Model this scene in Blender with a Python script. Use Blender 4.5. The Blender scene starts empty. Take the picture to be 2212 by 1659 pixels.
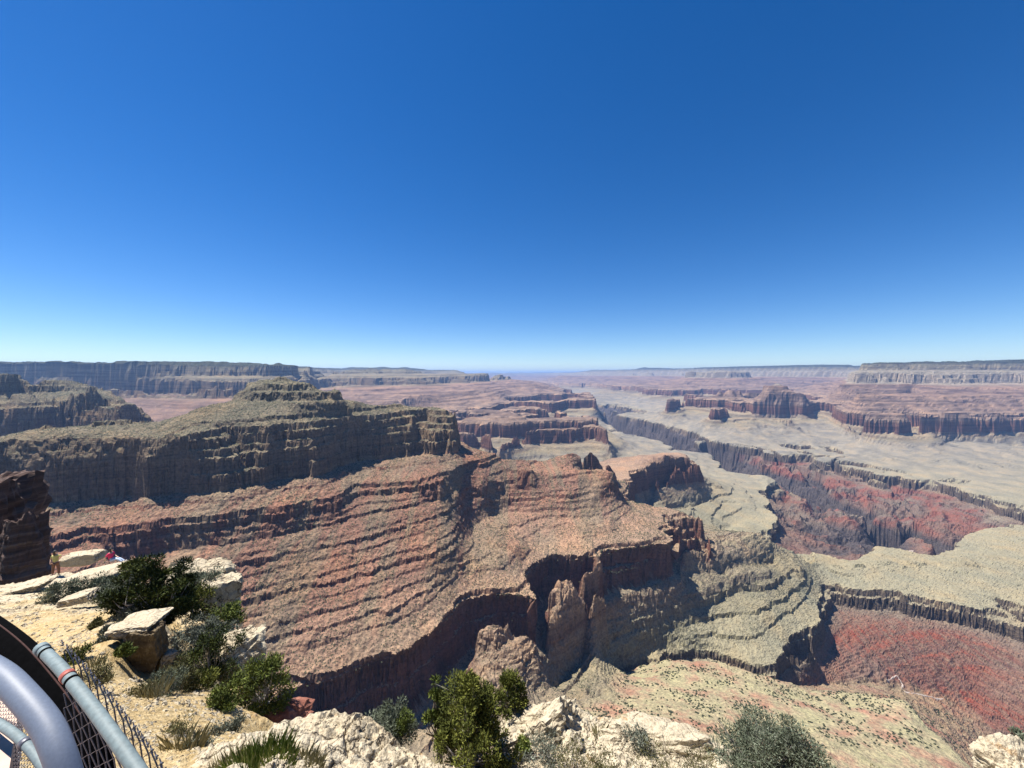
import bpy, bmesh, math, random
import numpy as np
from mathutils import Vector, Matrix, noise as mnoise
random.seed(7); RNG = np.random.default_rng(11)
sc = bpy.context.scene
COL = sc.collection

# ------------------------------------------------------------------ camera, sky, sun
FPX, CXP, HOR = 833.0, 1106.0, 808.0         # focal length and horizon, measured on the photograph
cam_d = bpy.data.cameras.new('camera'); cam = bpy.data.objects.new('camera', cam_d); COL.objects.link(cam)
cam.location = (0, 0, 0); cam.rotation_euler = (math.radians(90), 0, 0)
cam_d.sensor_width = 36.0; cam_d.lens = 36.0*FPX/2212.0
cam_d.shift_y = -(829.5-HOR)/2212.0
cam_d.clip_start = 0.05; cam_d.clip_end = 200000
sc.camera = cam
SUN_AZ, SUN_EL = -74.0, 63.0                  # degrees left of the view axis, degrees up
sdir = Vector((math.sin(math.radians(SUN_AZ))*math.cos(math.radians(SUN_EL)),
               math.cos(math.radians(SUN_AZ))*math.cos(math.radians(SUN_EL)), math.sin(math.radians(SUN_EL))))
sun_d = bpy.data.lights.new('sun', 'SUN'); sun_d.energy = 5.0; sun_d.angle = math.radians(0.53); sun_d.color = (1.0, 0.95, 0.87)
sun = bpy.data.objects.new('sun', sun_d); COL.objects.link(sun); sun.rotation_euler = sdir.to_track_quat('Z', 'Y').to_euler()
w = bpy.data.worlds.new('World'); sc.world = w; w.use_nodes = True
nt = w.node_tree; bg = nt.nodes['Background']
sky = nt.nodes.new('ShaderNodeTexSky'); sky.sky_type = 'NISHITA'; sky.sun_disc = False
sky.sun_elevation = math.radians(SUN_EL); sky.sun_rotation = math.radians(SUN_AZ)
sky.altitude = 2200; sky.air_density = 1.0; sky.dust_density = 0.3; sky.ozone_density = 3.0
hsv = nt.nodes.new('ShaderNodeHueSaturation'); hsv.inputs['Saturation'].default_value = 1.36; hsv.inputs['Hue'].default_value = 0.507; hsv.inputs['Value'].default_value = 1.3
nt.links.new(sky.outputs[0], hsv.inputs['Color']); nt.links.new(hsv.outputs[0], bg.inputs[0]); bg.inputs[1].default_value = 0.05
vs = sc.view_settings; vs.view_transform = 'Standard'; vs.look = 'None'; vs.exposure = 1.1; vs.gamma = 1.0; vs.use_curve_mapping = False
sc.cycles.max_bounces = 4; sc.cycles.diffuse_bounces = 1; sc.cycles.volume_bounces = 0; sc.cycles.transparent_max_bounces = 4

# ------------------------------------------------------------------ helpers
def tag(o, label=None, cat=None, group=None, kind=None):
    if label: o['label'] = label
    if cat: o['category'] = cat
    if group: o['group'] = group
    if kind: o['kind'] = kind
    return o

def mesh_np(name, verts, faces, mat, smooth=False):
    """verts (n,3) array, faces (m,3|4) array -> mesh object"""
    me = bpy.data.meshes.new(name)
    verts = np.asarray(verts, np.float32); faces = np.asarray(faces, np.int32)
    n, k = faces.shape
    me.vertices.add(len(verts)); me.vertices.foreach_set('co', verts.ravel())
    me.loops.add(n*k); me.loops.foreach_set('vertex_index', faces.ravel())
    me.polygons.add(n); me.polygons.foreach_set('loop_start', np.arange(0, n*k, k, dtype=np.int32))
    me.polygons.foreach_set('loop_total', np.full(n, k, np.int32))
    me.polygons.foreach_set('use_smooth', np.full(n, smooth))
    me.update(calc_edges=True)
    if mat: me.materials.append(mat)
    o = bpy.data.objects.new(name, me); COL.objects.link(o)
    return o

def vattr(o, name, arr):
    a = o.data.attributes.new(name, 'FLOAT', 'POINT'); a.data.foreach_set('value', np.asarray(arr, np.float32).ravel())

def hash2(ix, iy, seed):
    h = (ix.astype(np.int64)*374761393 + iy.astype(np.int64)*668265263 + seed*974634777) & 0xFFFFFFFF
    h = ((h ^ (h >> 13))*1274126177) & 0xFFFFFFFF
    return (h ^ (h >> 16)) & 0xFFFFFFFF

def perlin(x, y, seed=0):
    ix = np.floor(x); iy = np.floor(y); fx = x-ix; fy = y-iy
    ix = ix.astype(np.int64); iy = iy.astype(np.int64)
    def g(dx, dy):
        a = hash2(ix+dx, iy+dy, seed)*(2*math.pi/4294967296.0)
        return np.cos(a)*(fx-dx) + np.sin(a)*(fy-dy)
    u = fx*fx*fx*(fx*(fx*6-15)+10); v = fy*fy*fy*(fy*(fy*6-15)+10)
    a = g(0, 0); b = g(1, 0); c = g(0, 1); d = g(1, 1)
    return ((a+(b-a)*u) + ((c+(d-c)*u)-(a+(b-a)*u))*v)*1.5

def cells(x, y, seed=0):
    """random value of the nearest jittered site: flat blocks with sharp joints"""
    ix = np.floor(x).astype(np.int64); iy = np.floor(y).astype(np.int64); best = np.full(x.shape, 9e9); val = np.zeros(x.shape)
    for dx in (-1, 0, 1):
        for dy in (-1, 0, 1):
            h = hash2(ix+dx, iy+dy, seed); h2 = hash2(ix+dx, iy+dy, seed+77)
            d = (ix+dx+(h & 1023)/1023.0-x)**2+(iy+dy+(h2 & 1023)/1023.0-y)**2
            k = d < best; best = np.where(k, d, best); val = np.where(k, ((h2 >> 12) & 1023)/1023.0-.5, val)
    return val

def sstep(a, b, x):
    t = np.clip((x-a)/(b-a), 0, 1); return t*t*(3-2*t)

# node helpers
def mat_new(name):
    m = bpy.data.materials.new(name); m.use_nodes = True
    return m, m.node_tree.nodes, m.node_tree.links, m.node_tree.nodes['Principled BSDF']
def N(nodes, t, **kw):
    n = nodes.new(t)
    for k, v in kw.items():
        if k.startswith('i_'): n.inputs[int(k[2:])].default_value = v
        else: setattr(n, k, v)
    return n
def mix(nodes, links, fac, a, b, mode='MIX'):
    m = nodes.new('ShaderNodeMix'); m.data_type = 'RGBA'; m.blend_type = mode
    for s, v in ((0, fac), (6, a), (7, b)):
        if hasattr(v, 'links'): links.new(v, m.inputs[s])
        elif s == 0: m.inputs[0].default_value = v
        else: m.inputs[s].default_value = (*v, 1) if len(v) == 3 else v
    return m.outputs[2]
def noise_t(nodes, links, vec, scale, detail=4, rough=0.55, dist=0.0):
    n = nodes.new('ShaderNodeTexNoise'); n.inputs['Scale'].default_value = scale; n.inputs['Detail'].default_value = detail
    n.inputs['Roughness'].default_value = rough; n.inputs['Distortion'].default_value = dist
    if vec is not None: links.new(vec, n.inputs['Vector'])
    return n.outputs['Fac']
def ramp(nodes, links, fac, stops, interp='LINEAR'):
    r = nodes.new('ShaderNodeValToRGB'); e = r.color_ramp.elements; r.color_ramp.interpolation = interp
    while len(e) > 1: e.remove(e[-1])
    for i, (p, c) in enumerate(stops):
        c = (c, c, c, 1) if isinstance(c, (int, float)) else (*c, 1)
        if i == 0: e[0].position = p; e[0].color = c
        else: q = e.new(p); q.color = c
    links.new(fac, r.inputs[0]); return r.outputs[0]
def mmath(nodes, links, op, a, b=None, clamp=False):
    n = nodes.new('ShaderNodeMath'); n.operation = op; n.use_clamp = clamp
    for i, v in enumerate((a, b)):
        if v is None: continue
        if hasattr(v, 'links'): links.new(v, n.inputs[i])
        else: n.inputs[i].default_value = v
    return n.outputs[0]
def vmul(nodes, links, vec, s):
    n = nodes.new('ShaderNodeVectorMath'); n.operation = 'MULTIPLY'; links.new(vec, n.inputs[0]); n.inputs[1].default_value = s
    return n.outputs[0]
def maprange(nodes, links, v, a, b, c=0.0, d=1.0):
    n = nodes.new('ShaderNodeMapRange'); links.new(v, n.inputs[0])
    for i, q in enumerate((a, b, c, d)): n.inputs[i+1].default_value = q
    return n.outputs[0]
def bump(nodes, links, h, strength, dist, normal=None):
    n = nodes.new('ShaderNodeBump'); n.inputs['Strength'].default_value = strength; n.inputs['Distance'].default_value = dist
    links.new(h, n.inputs['Height'])
    if normal is not None: links.new(normal, n.inputs['Normal'])
    return n.outputs[0]
# ------------------------------------------------------------------ the canyon: layered rock cut by contour lines
# rock column: (z_top, z_bottom, spread) ; spread < 1 cliffs, > 1 slopes
def build_T():
    seg = [(400, 95, 1.0), (95, 66, .15), (66, 36, 1.5), (36, 10, .15), (10, -5, 2.6)]
    seg += [(-5, -28, .2), (-28, -36, 1.8), (-36, -60, .2), (-60, -66, 1.6), (-66, -95, .2), (-95, -142, 2.1), (-142, -152, .15), (-152, -165, 2.6)]
    seg += [(-165, -183, .12), (-183, -188, 1.5), (-188, -214, .10), (-214, -218, 1.7), (-218, -236, .12), (-236, -242, 1.5), (-242, -280, .09), (-280, -285, 1.6), (-285, -330, .10), (-330, -346, 2.3), (-346, -350, .2), (-350, -372, 2.3), (-372, -384, .15), (-384, -389, 1.5), (-389, -404, .12)]
    z = -404
    k = 0
    for a, c in ((12, 5), (9, 8), (20, 3), (9, 9), (14, 4), (19, 5), (10, 10), (12, 4), (14, 6), (11, 6), (13, 4)):
        seg += [(z, z-a, 1.55), (z-a, z-a-c, .15)]; z -= a+c
    seg += [(z, -640, 2.0), (-640, -652, .12), (-652, -656, 1.5), (-656, -720, .09), (-720, -723, 1.5), (-723, -790, .09)]
    z = -790
    for a, c in ((9, 7), (13, 9), (10, 8), (14, 8)):
        seg += [(z, z-a, 1.7), (z-a, z-a-c, .2)]; z -= a+c
    seg += [(z, -880, 2.0), (-880, -900, .13), (-900, -922, 2.0), (-922, -935, .12), (-935, -953, 2.0), (-953, -963, .13), (-963, -985, 2.0), (-985, -1008, .12), (-1008, -1012, 1.2), (-1012, -1056, .12), (-1056, -1500, 1.15)]
    zs = [400.0]; bs = [400.0]
    for a, b, f in seg:
        zs.append(float(b)); bs.append(bs[-1] - (a-b)*f)
    return np.array(zs), np.array(bs)
TZ, TB = build_T()
def T(b): return np.interp(b, TB[::-1], TZ[::-1])
def Tinv(z): return np.interp(z, TZ[::-1], TB[::-1])
# seen from far only the strong beds tell: same levels, fewer and bigger steps
def far_T():
    key = [400, 95, -5, -95, -165, -330, -404, -640, -790, -880, -985, -1056, -1500]
    prof = {(-404, -640): [(.08, .20), (.17, .24), (.28, .40), (.38, .44), (.48, .60), (.60, .65), (.70, .80), (.82, .85), (.90, .97)], (-790, -880): [(.25, .38), (.5, .46), (.75, .88)], (-330, -404): [(.35, .62), (.62, .70)], (-95, -165): [(.55, .82), (.75, .86)],
            (-165, -330): [(.10, .25), (.42, .32), (.50, .52), (.88, .60)], (-640, -790): [(.06, .5), (.94, .6)], (-5, -95): [(.3, .2), (.45, .7), (.8, .8)], (95, -5): [(.35, .2), (.5, .75)]}
    zs = []; bs = []
    for z0, z1 in zip(key[:-1], key[1:]):
        b0, b1 = float(Tinv(z0)), float(Tinv(z1)); zs.append(z0); bs.append(b0)
        for a, c in prof.get((z0, z1), []): zs.append(z0+(z1-z0)*a); bs.append(b0+(b1-b0)*c)
    zs.append(-1500); bs.append(float(Tinv(-1500))); return np.array(zs, float), np.array(bs)
FZ, FBB = far_T()
# where the big upper cliff has collapsed: rubble over a lower face
_k = TZ >= -165
_b330 = float(Tinv(-330)); _z2 = np.concatenate([TZ[_k], [-195, -199, -228], TZ[TZ < -230]])
_b228 = float(Tinv(-228))+0.0; _b165 = _b228 + 29*1.5 + 4*.3 + 30*1.5
_b2 = np.concatenate([TB[_k]-float(Tinv(-165))+_b165, [_b228+29*1.5+4*.3, _b228+29*1.5, _b228], TB[TZ < -230]])
def T2(b): return np.interp(b, _b2[::-1], _z2[::-1])
def T2inv(z): return np.interp(z, _z2[::-1], _b2[::-1])
def rub(u, Y): return sstep(-.80, -.94, u)*sstep(1500, 1250, Y)*sstep(500, 700, Y)
def Tu(b, u, Y):
    w_ = rub(u, Y); f_ = sstep(3200, 5200, Y); return (T(b)*(1-f_)+np.interp(b, FBB[::-1], FZ[::-1])*f_)*(1-w_) + T2(b)*w_
def Tuinv(z, u, Y):
    w_ = rub(u, Y); return float(Tinv(z)*(1-w_) + T2inv(z)*w_)

def Dip(u, Y):                                 # the beds rise gently to the north and west
    r = np.interp(Y, [0, 3500, 5000, 7000, 14000, 25000, 70000], [0, 0, 60, 170, 230, 240, 240])
    l = np.interp(Y, [0, 2500, 4500, 10000, 70000], [0, 0, 70, 110, 150])
    t = sstep(-0.2, 0.15, u)
    return l*(1-t) + r*t

def binv(s, m, u, Y):
    if m >= 1: return Tuinv(s, u, Y)
    bb = np.linspace(s-130, s+130, 521); v = m*T(bb)+(1-m)*bb
    return float(np.interp(s, v, bb))
cons = []                                      # polylines of (u, Y, b, m)
def _u(px): return (px-CXP)/FPX
def S(s, pts, m=1.0):
    """contour: these points lie at the bed of elevation s"""
    L = []
    for px, py in pts:
        u = _u(px); z = s
        Y = z*FPX/(HOR-py)
        for _ in range(40):
            Y = .5*Y + .5*min(max(z*FPX/(HOR-py), 60), 60000); z = s + float(Dip(u, Y))
        if abs(z*FPX/(HOR-py)-Y) > .02*Y: print('contour?', s, px, py, round(Y))
        L.append((u, Y, binv(s, m, u, Y), m))
    cons.append(L)
def R(pts, m=1.0):
    """crest seen at px, py and lying at distance Y"""
    L = []
    for px, py, Y in pts:
        u = _u(px); s = (HOR-py)*Y/FPX - float(Dip(u, Y)); L.append((u, Y, binv(s, m, u, Y), m))
    cons.append(L)
def Q(pts, m=1.0):
    """ground out of sight: px, distance, bed elevation"""
    cons.append([(_u(px), Y, binv(s, m, _u(px), Y), m) for px, Y, s in pts])

# near ridge
R([(494,862,1378),(512,842,1394),(532,828,1405),(559,815,1432),(601,813,1443),(626,816,1443),(640,821,1443),(680,832,1448),(680,850,1454),(700,842,1454),(724,836,1459),(745,845,1465),(752,860,1465)])
R([(515,840,1486),(559,818,1519),(601,814,1541),(640,822,1541),(682,834,1530)])
R([(705,846,1486),(724,840,1497),(740,846,1497)])
S(-95, [(484,868),(501,867),(566,866),(643,867),(691,865),(747,862)])
Q([(488,1560,-110),(600,1660,-100),(700,1640,-110),(768,1590,-110)])
S(-147, [(75,929),(146,926),(187,919),(271,913),(403,911),(539,908),(580,907),(668,900),(740,892.5),(805,885),(867,877),(940,876),(965,877)])
R([(-400,975,950),(0,951,960),(75,925,1050),(187,913,1130),(271,905,1180),(330,903,1210),(400,892,1240),(478,868,1330)])
R([(765,866,1530),(800,874,1640),(867,873,1780),(930,877,1780),(975,882,1770)])
Q([(-300,960,-165),(94,990,-165),(180,1030,-165),(250,1045,-165),(310,1040,-165),(360,1070,-165),(403,1080,-165),(440,1120,-165)])
S(-165, [(472,923),(528,922),(582,921),(620,917),(680,913),(750,904),(820,896),(880,889),(927,885),(965,885),(985,887)])
S(-330, [(-300,1110),(70,1095),(121,1092),(190,1085),(277,1074),(313,1082),(380,1068),(417,1069),(473,1070),(567,1049),(600,1036),(620,1038),(690,1032),(714,1019),(760,1002),(817,992),(880,984),(927,979),(965,976),(990,972)])
Q([(1000,1900,-330),(960,2050,-360),(900,1950,-330),(800,1850,-330),(700,1700,-330),(500,1550,-330),(300,1450,-330),(100,1350,-330),(-300,1250,-330)])
Q([(-300,1330,-520),(100,1500,-520),(400,1700,-520),(700,1950,-560)])
R([(1004,968,1750),(1060,982,1800),(1114,994,1850),(1180,996,1950),(1207,984,2050),(1245,973,2080),(1280,967,2100),(1307,986,2130),(1327,1011,2160)])
S(-373, [(103,1175),(187,1146),(240,1150),(300,1142),(367,1132),(467,1119),(567,1102),(633,1092),(680,1078),(733,1070),(767,1050),(850,1044),(950,1036),(985,1010)])
S(-420, [(1040,1020),(1083,1008),(1150,1012)])
S(-452, [(1040,1045),(1100,1024),(1200,1020),(1290,1010),(1330,1018)])
S(-510, [(995,1112),(1017,1085),(1077,1066),(1134,1060),(1227,1062),(1267,1049),(1300,1052)])
S(-570, [(1010,1168),(1022,1143),(1034,1125),(1060,1110),(1097,1102),(1200,1104),(1250,1100),(1300,1089),(1344,1072)])
S(-440, [(230,1215),(400,1190),(520,1178),(640,1150),(760,1120),(840,1106),(900,1095),(960,1073),(992,1060)])
S(-540, [(480,1330),(560,1300),(700,1262),(800,1235),(880,1206),(940,1200),(985,1180)])
S(-600, [(560,1400),(700,1375),(830,1325),(930,1275),(1010,1225),(1080,1215),(1110,1190)])
S(-640, [(560,1470),(617,1464),(678,1467),(722,1450),(776,1430),(857,1396),(891,1386),(903,1366),(925,1348),(952,1335),(962,1315),(992,1287),(1043,1271),(1094,1271),(1135,1277),(1162,1291),
         (1150,1267),(1131,1240),(1135,1227),(1155,1213),(1179,1198),(1263,1196),(1294,1194),(1305,1179),(1337,1176),(1380,1169),(1449,1168),(1453,1151),(1466,1134),(1503,1128),(1535,1134)])
S(-640, [(1535,1134),(1530,1120),(1500,1110),(1457,1102),(1408,1095),(1369,1088),(1330,1080)])
Q([(1330,1950,-640),(1260,2080,-640),(1225,2180,-640)])
S(-640, [(1231,1048),(1265,1040),(1314,1036),(1363,1034),(1352,1018),(1409,1010),(1460,998),(1517,996)])
R([(1395,998,2740),(1450,984,2880),(1500,990,2950)])
Q([(1522,2960,-640),(1500,3150,-640),(1400,3150,-640),(1300,2850,-640),(1250,2600,-600),(1150,2500,-640),(1050,2350,-640),(900,2300,-640),(700,2100,-640),(300,1900,-640)])
R([(1370,1000,2700),(1420,985,2800),(1465,972,2850)])
Q([(1340,2030,-800),(1300,2140,-800),(1262,2210,-790)]); Q([(1405,2330,-880),(1470,2560,-880),(1548,2780,-880)])
Q([(1560,3050,-880),(1520,3330,-880),(1350,3380,-880),(1150,2850,-880),(1000,2700,-880),(800,2600,-880)])
# bottom of the redwall in the side canyon
Q([(600,775,-668),(660,765,-690)]); Q([(700,775,-800),(760,805,-800),(850,860,-800),(900,890,-800),(935,925,-800),(965,965,-800),(1000,1040,-805),(1060,1095,-800),(1110,1100,-800),(1150,1085,-800)])
Q([(1178,1120,-830),(1180,1180,-800),(1160,1235,-800),(1175,1320,-800),(1230,1340,-795),(1275,1345,-795)])
R([(1036,1378,1010),(1074,1352,1040),(1111,1357,1045),(1140,1374,1040),(1160,1400,1040)], .45)
R([(1036,1420,980),(1080,1400,990),(1120,1410,990),(1165,1440,1000)], .45)
R([(1180,1332,1130),(1230,1292,1190),(1280,1266,1240),(1310,1256,1290)], .4)
R([(1479,1186,1610),(1530,1190,1650),(1600,1190,1740),(1660,1192,1850)], .4)
R([(1480,1238,1580),(1540,1235,1610),(1610,1222,1700),(1670,1220,1830)], .6)
R([(1182,1292,1180),(1205,1268,1220),(1240,1247,1270),(1275,1234,1310),(1300,1222,1350)], .5)
S(-792, [(1300,1300),(1330,1290),(1380,1275),(1440,1268),(1470,1252)])
R([(1472,1164,1650),(1500,1158,1680),(1530,1165,1720),(1560,1172,1760),(1600,1165,1830),(1631,1149,1900),(1655,1160,1900),(1670,1172,1910),(1700,1190,1950),(1745,1215,1950)], .3)
Q([(1457,1600,-780),(1459,1540,-800)])
Q([(1510,1790,-760),(1600,1930,-790),(1650,1990,-830)], .6)
S(-840, [(1230,1360),(1300,1342),(1330,1325),(1400,1305),(1470,1286),(1540,1263),(1600,1241),(1660,1229)])
S(-880, [(1192,1500),(1225,1455),(1256,1433),(1262,1410)])
S(-880, [(1262,1410),(1285,1390),(1305,1377),(1363,1352),(1414,1335),(1465,1320),(1543,1292),(1567,1274),(1618,1264),(1659,1268),(1693,1240),(1710,1225),(1735,1222)])
S(-930, [(1300,1430),(1370,1390),(1450,1362),(1550,1340),(1640,1330),(1700,1290),(1735,1260)])
S(-960, [(1360,1418),(1420,1388),(1520,1385),(1620,1385),(1680,1345),(1730,1310),(1750,1270)])
S(-985, [(1330,1452),(1370,1431),(1417,1407),(1470,1412),(1523,1401),(1560,1420),(1581,1431),(1640,1442),(1679,1447),(1683,1418),(1720,1394),(1761,1387),(1754,1350),(1778,1346),(1768,1312),(1768,1285),(1781,1265),(1809,1261),(1851,1271),(1902,1271),(1987,1292),(2089,1309),(2164,1329),(2212,1346),(2400,1400),(2700,1460)])
Q([(1700,1390,-1070),(1760,1450,-1090),(1800,1560,-1100),(1850,1690,-1075),(1990,1640,-1080),(2090,1590,-1080),(2212,1480,-1080)])
Q([(1400,1290,-1000),(1480,1300,-1000),(1560,1290,-1005),(1640,1290,-1030)])
Q([(1700,1330,-1080),(1772,1400,-1125),(1860,1430,-1150),(1939,1440,-1170),(2040,1420,-1200),(2100,1360,-1230),(2160,1260,-1260),(2260,1100,-1290),(2500,900,-1300)], 0.3)
# near slope, bottom right
R([(1330,1462,1230),(1380,1438,1270),(1431,1425,1250),(1516,1425,1230),(1560,1431,1200),(1618,1445,1150),(1686,1469,1120),(1754,1489,1100),(1856,1496,1080),(1953,1513,1020),(2004,1571,950),(2048,1605,900),(2089,1653,850),(2200,1760,780)], 0.0)
R([(1200,1560,820),(1300,1560,800),(1500,1550,850),(1700,1600,800),(1900,1640,800),(2100,1800,600)], 0.0)
R([(1100,1670,600),(1300,1680,620),(1500,1700,650),(1700,1760,640),(1900,1800,620)], 0.0)
Q([(2110,960,-1080),(2060,1010,-1040),(1990,1120,-1030),(1880,1200,-1030),(1750,1230,-1010)], .3)
R([(1040,1480,900),(1110,1480,930),(1170,1490,970)], .45)
R([(1040,1570,800),(1100,1560,840),(1150,1550,880)], .45)
# our own wall
for Yq, sq in ((56,-110),(100,-190),(200,-320),(400,-520)):
    Q([(-500,Yq,sq*.9),(300,Yq,sq*.95),(900,Yq,sq*1.05),(2800,Yq,sq)], .4)
Q([(-500,500,-360),(0,560,-400),(300,620,-480),(500,640,-620)], .6)
Q([(700,620,-800),(900,650,-800),(1000,680,-800)], .5)
# second ridge on the left
R([(-300,775,1900),(0,787,1950),(14,788,1950),(30,796,1960),(48,808,1970),(60,822,1980)])
R([(-300,778,2050),(0,789,2080),(14,791,2080),(36,803,2080),(50,815,2090)])
R([(-300,800,1850),(56,822,1900),(115,820,1950),(177,826,2000),(219,831,2050),(250,843,2100),(277,865,2100),(312,874,2150),(325,890,2150)])
R([(-300,800,2050),(60,822,2080),(115,820,2150),(177,827,2250),(240,842,2300)])
S(-165, [(-300,880),(0,878),(80,876),(150,878),(219,878),(270,884)])
S(-330, [(-300,955),(0,953),(100,950),(200,945),(280,935),(326,925)])
Q([(345,2300,-330),(330,2500,-330),(250,2600,-330),(0,2700,-330),(-300,2700,-330)])
Q([(-300,1600,-500),(0,1700,-500),(200,1750,-500),(400,1950,-560)])
Q([(350,2400,-450),(500,2300,-550)])
Q([(0,3500,-730),(300,3500,-730),(600,3600,-760)])
# south rim, left, out to the far point
R([(-500,775,5000),(0,777.5,5000),(200,779,5000),(367,780.5,5000),(567,785.5,5500),(663,792,6000),(676,799,7500),(747,802,8500),(890,800.5,9800),(1054,800.5,10300)])
Q([(-500,6000,60),(0,6000,60),(400,6500,60),(600,8000,55),(700,12000,50),(900,15000,50),(1000,15000,0)])
S(-330, [(-500,851),(0,851),(256,851),(400,853),(500,852),(640,845),(704,833),(800,825),(1000,823),(1067,823)])
S(-165, [(-500,826),(0,826),(256,827),(400,828),(500,827),(640,822),(704,817)])
Q([(1075,10600,-180),(1085,11500,-330),(1095,14000,-400),(1080,18000,-500)])
S(-560, [(0,900),(256,900),(400,900),(560,896)])
S(-460, [(0,878),(256,878),(400,879),(600,877),(760,870),(870,862),(1000,850),(1060,842)])
S(-640, [(700,893),(870,888),(960,884),(1032,883),(1109,881),(1184,883),(1216,894)])
S(-640, [(1000,905),(1019,902),(1047,896),(1084,895),(1101,905)])
R([(1101,822,10300),(1108,830,10300)]); R([(1117,832,9600),(1138,830,9600),(1159,832,9600)]); R([(1170,840,9500),(1200,846,9300),(1240,852,9200)])
S(-640, [(1084,867),(1168,867),(1192,872),(1230,862),(1290,864),(1275,850),(1200,848)])
Q([(1100,7900,-860),(1180,7900,-880),(1240,7500,-930)]); S(-985, [(1200,878),(1290,880),(1300,905),(1327,940)])
Q([(1090,6500,-860),(1160,6300,-900),(1240,6500,-930)])
# redwall mesa in the middle
S(-645, [(985,936),(1047,934),(1070,945),(1101,937),(1130,931),(1168,927),(1210,926),(1255,923),(1282,921),(1307,927),(1322,937)])
R([(1074,904,4800),(1060,915,4700),(1100,914,4700)]); R([(1140,915,5000),(1203,904,5100),(1260,908,5100)])
Q([(1000,4600,-610),(1100,4600,-600),(1200,4900,-600),(1290,4900,-625)]); Q([(1000,5300,-700),(1150,5500,-720),(1300,5500,-780)])
S(-860, [(950,970),(1047,962),(1100,968),(1150,958),(1250,956),(1340,952)])
S(-930, [(1000,1010),(1100,1005),(1200,1002),(1300,1000),(1350,985),(1420,972)])
S(-960, [(1240,1050),(1340,1030),(1420,990),(1480,990)])
S(-985, [(1327,940),(1392,948),(1437,958),(1512,971),(1546,984),(1556,998),(1535,1027),(1600,1030),(1641,1032),(1661,1079),(1655,1100),(1681,1116),(1650,1160),(1691,1182)])
S(-900, [(1390,1100),(1450,1075),(1540,1052)]); S(-950, [(1450,1120),(1540,1090),(1620,1070)]); S(-975, [(1560,1150),(1630,1110)])
# tonto platform on the right and the basin behind it
S(-987, [(1691,1182),(1748,1190),(1816,1207),(1850,1210),(1870,1190),(1885,1180),(1953,1185),(2021,1203),(2060,1180),(2089,1152),(2212,1128),(2500,1100)])
S(-965, [(1800,1225),(1950,1215),(2100,1210),(2212,1200),(2500,1200)])
Q([(1700,2350,-1120),(1760,2330,-1130),(1850,2250,-1120),(1900,2420,-1150),(1980,2330,-1150),(2060,2350,-1150),(2120,2600,-1120),(2212,2750,-1100)], 1)
S(-1090, [(1645,1046),(1700,1058),(1731,1069),(1775,1102),(1811,1096),(1858,1109),(1918,1122),(1988,1156),(2015,1179)])
Q([(1700,2900,-1150),(1800,2750,-1180),(1900,2620,-1180),(1960,2480,-1190)], .5); Q([(1670,3300,-1100),(1740,3000,-1120)], .5)
S(-1110, [(1645,1012),(1675,1012),(1708,1019),(1768,1042),(1808,1069),(1858,1088),(1908,1109),(1985,1139),(2008,1149),(2060,1160)])
Q([(1300,9300,-1385),(1320,7700,-1390),(1360,6900,-1390),(1420,6200,-1390),(1500,5500,-1390),(1570,4850,-1390),(1620,4350,-1390),(1680,4050,-1390),(1740,3750,-1390),(1800,3400,-1390),(1880,2960,-1390),(1950,2760,-1390),(2010,2620,-1390),(2080,2380,-1300)], 1)
S(-985, [(1306,891),(1345,901),(1424,917),(1489,935),(1554,958),(1595,963),(1640,968),(1688,976),(1748,966),(1808,969)])
S(-985, [(1808,969),(1790,975),(1773,982),(1800,995),(1835,1006),(1908,1022),(1948,1032),(2010,1035),(2060,1050),(2100,1072),(2150,1085),(2212,1103),(2500,1130)])
Q([(1700,4650,-1060),(1740,4750,-1045),(1790,4850,-1040)]); Q([(1790,4400,-1060),(1850,3950,-1070),(1950,3550,-1080),(2060,3150,-1090),(2150,2850,-1090)])
Q([(1800,4050,-1090),(1900,3450,-1100),(2010,3150,-1110)])
S(-960, [(1500,950),(1620,952),(1750,955),(1850,965),(1950,985),(2100,1010),(2212,1020),(2500,1030)])
S(-920, [(1560,925),(1700,925),(1800,940),(1900,950),(2000,955),(2212,962),(2500,965)])
S(-880, [(1760,905),(1810,925),(1850,938),(1950,938),(2010,946),(2100,942),(2212,942),(2500,942)])
S(-640, [(1800,878),(1820,890),(1841,901),(1891,899),(1950,904),(2008,909),(2040,908),(2130,906),(2212,905),(2500,905)])
S(-560, [(1870,893),(2000,893),(2100,893),(2212,892),(2500,892)]); S(-640, [(1780,870),(1805,872),(1850,878),(1881,872),(1930,874),(1968,870)])
S(-372, [(1850,848),(1900,846),(2050,846),(2212,846),(2500,846)])
Q([(1815,6850,-330),(1860,6900,-330),(1950,6800,-330),(2100,6850,-330),(2212,6750,-330),(2500,6700,-330)])
Q([(1845,7050,-165),(1900,7000,-165),(2000,6950,-165),(2100,7000,-165),(2212,6900,-165),(2500,6900,-165)])
R([(1858,786,7500),(1870,784.5,7500),(2000,782.5,7400),(2212,779,7300),(2500,775,7300)]); Q([(1862,9000,50),(1950,12000,30),(2212,12000,30),(2500,12000,30)])
Q([(1830,8500,-330),(1800,10000,-450),(1780,8500,-560)])
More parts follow.
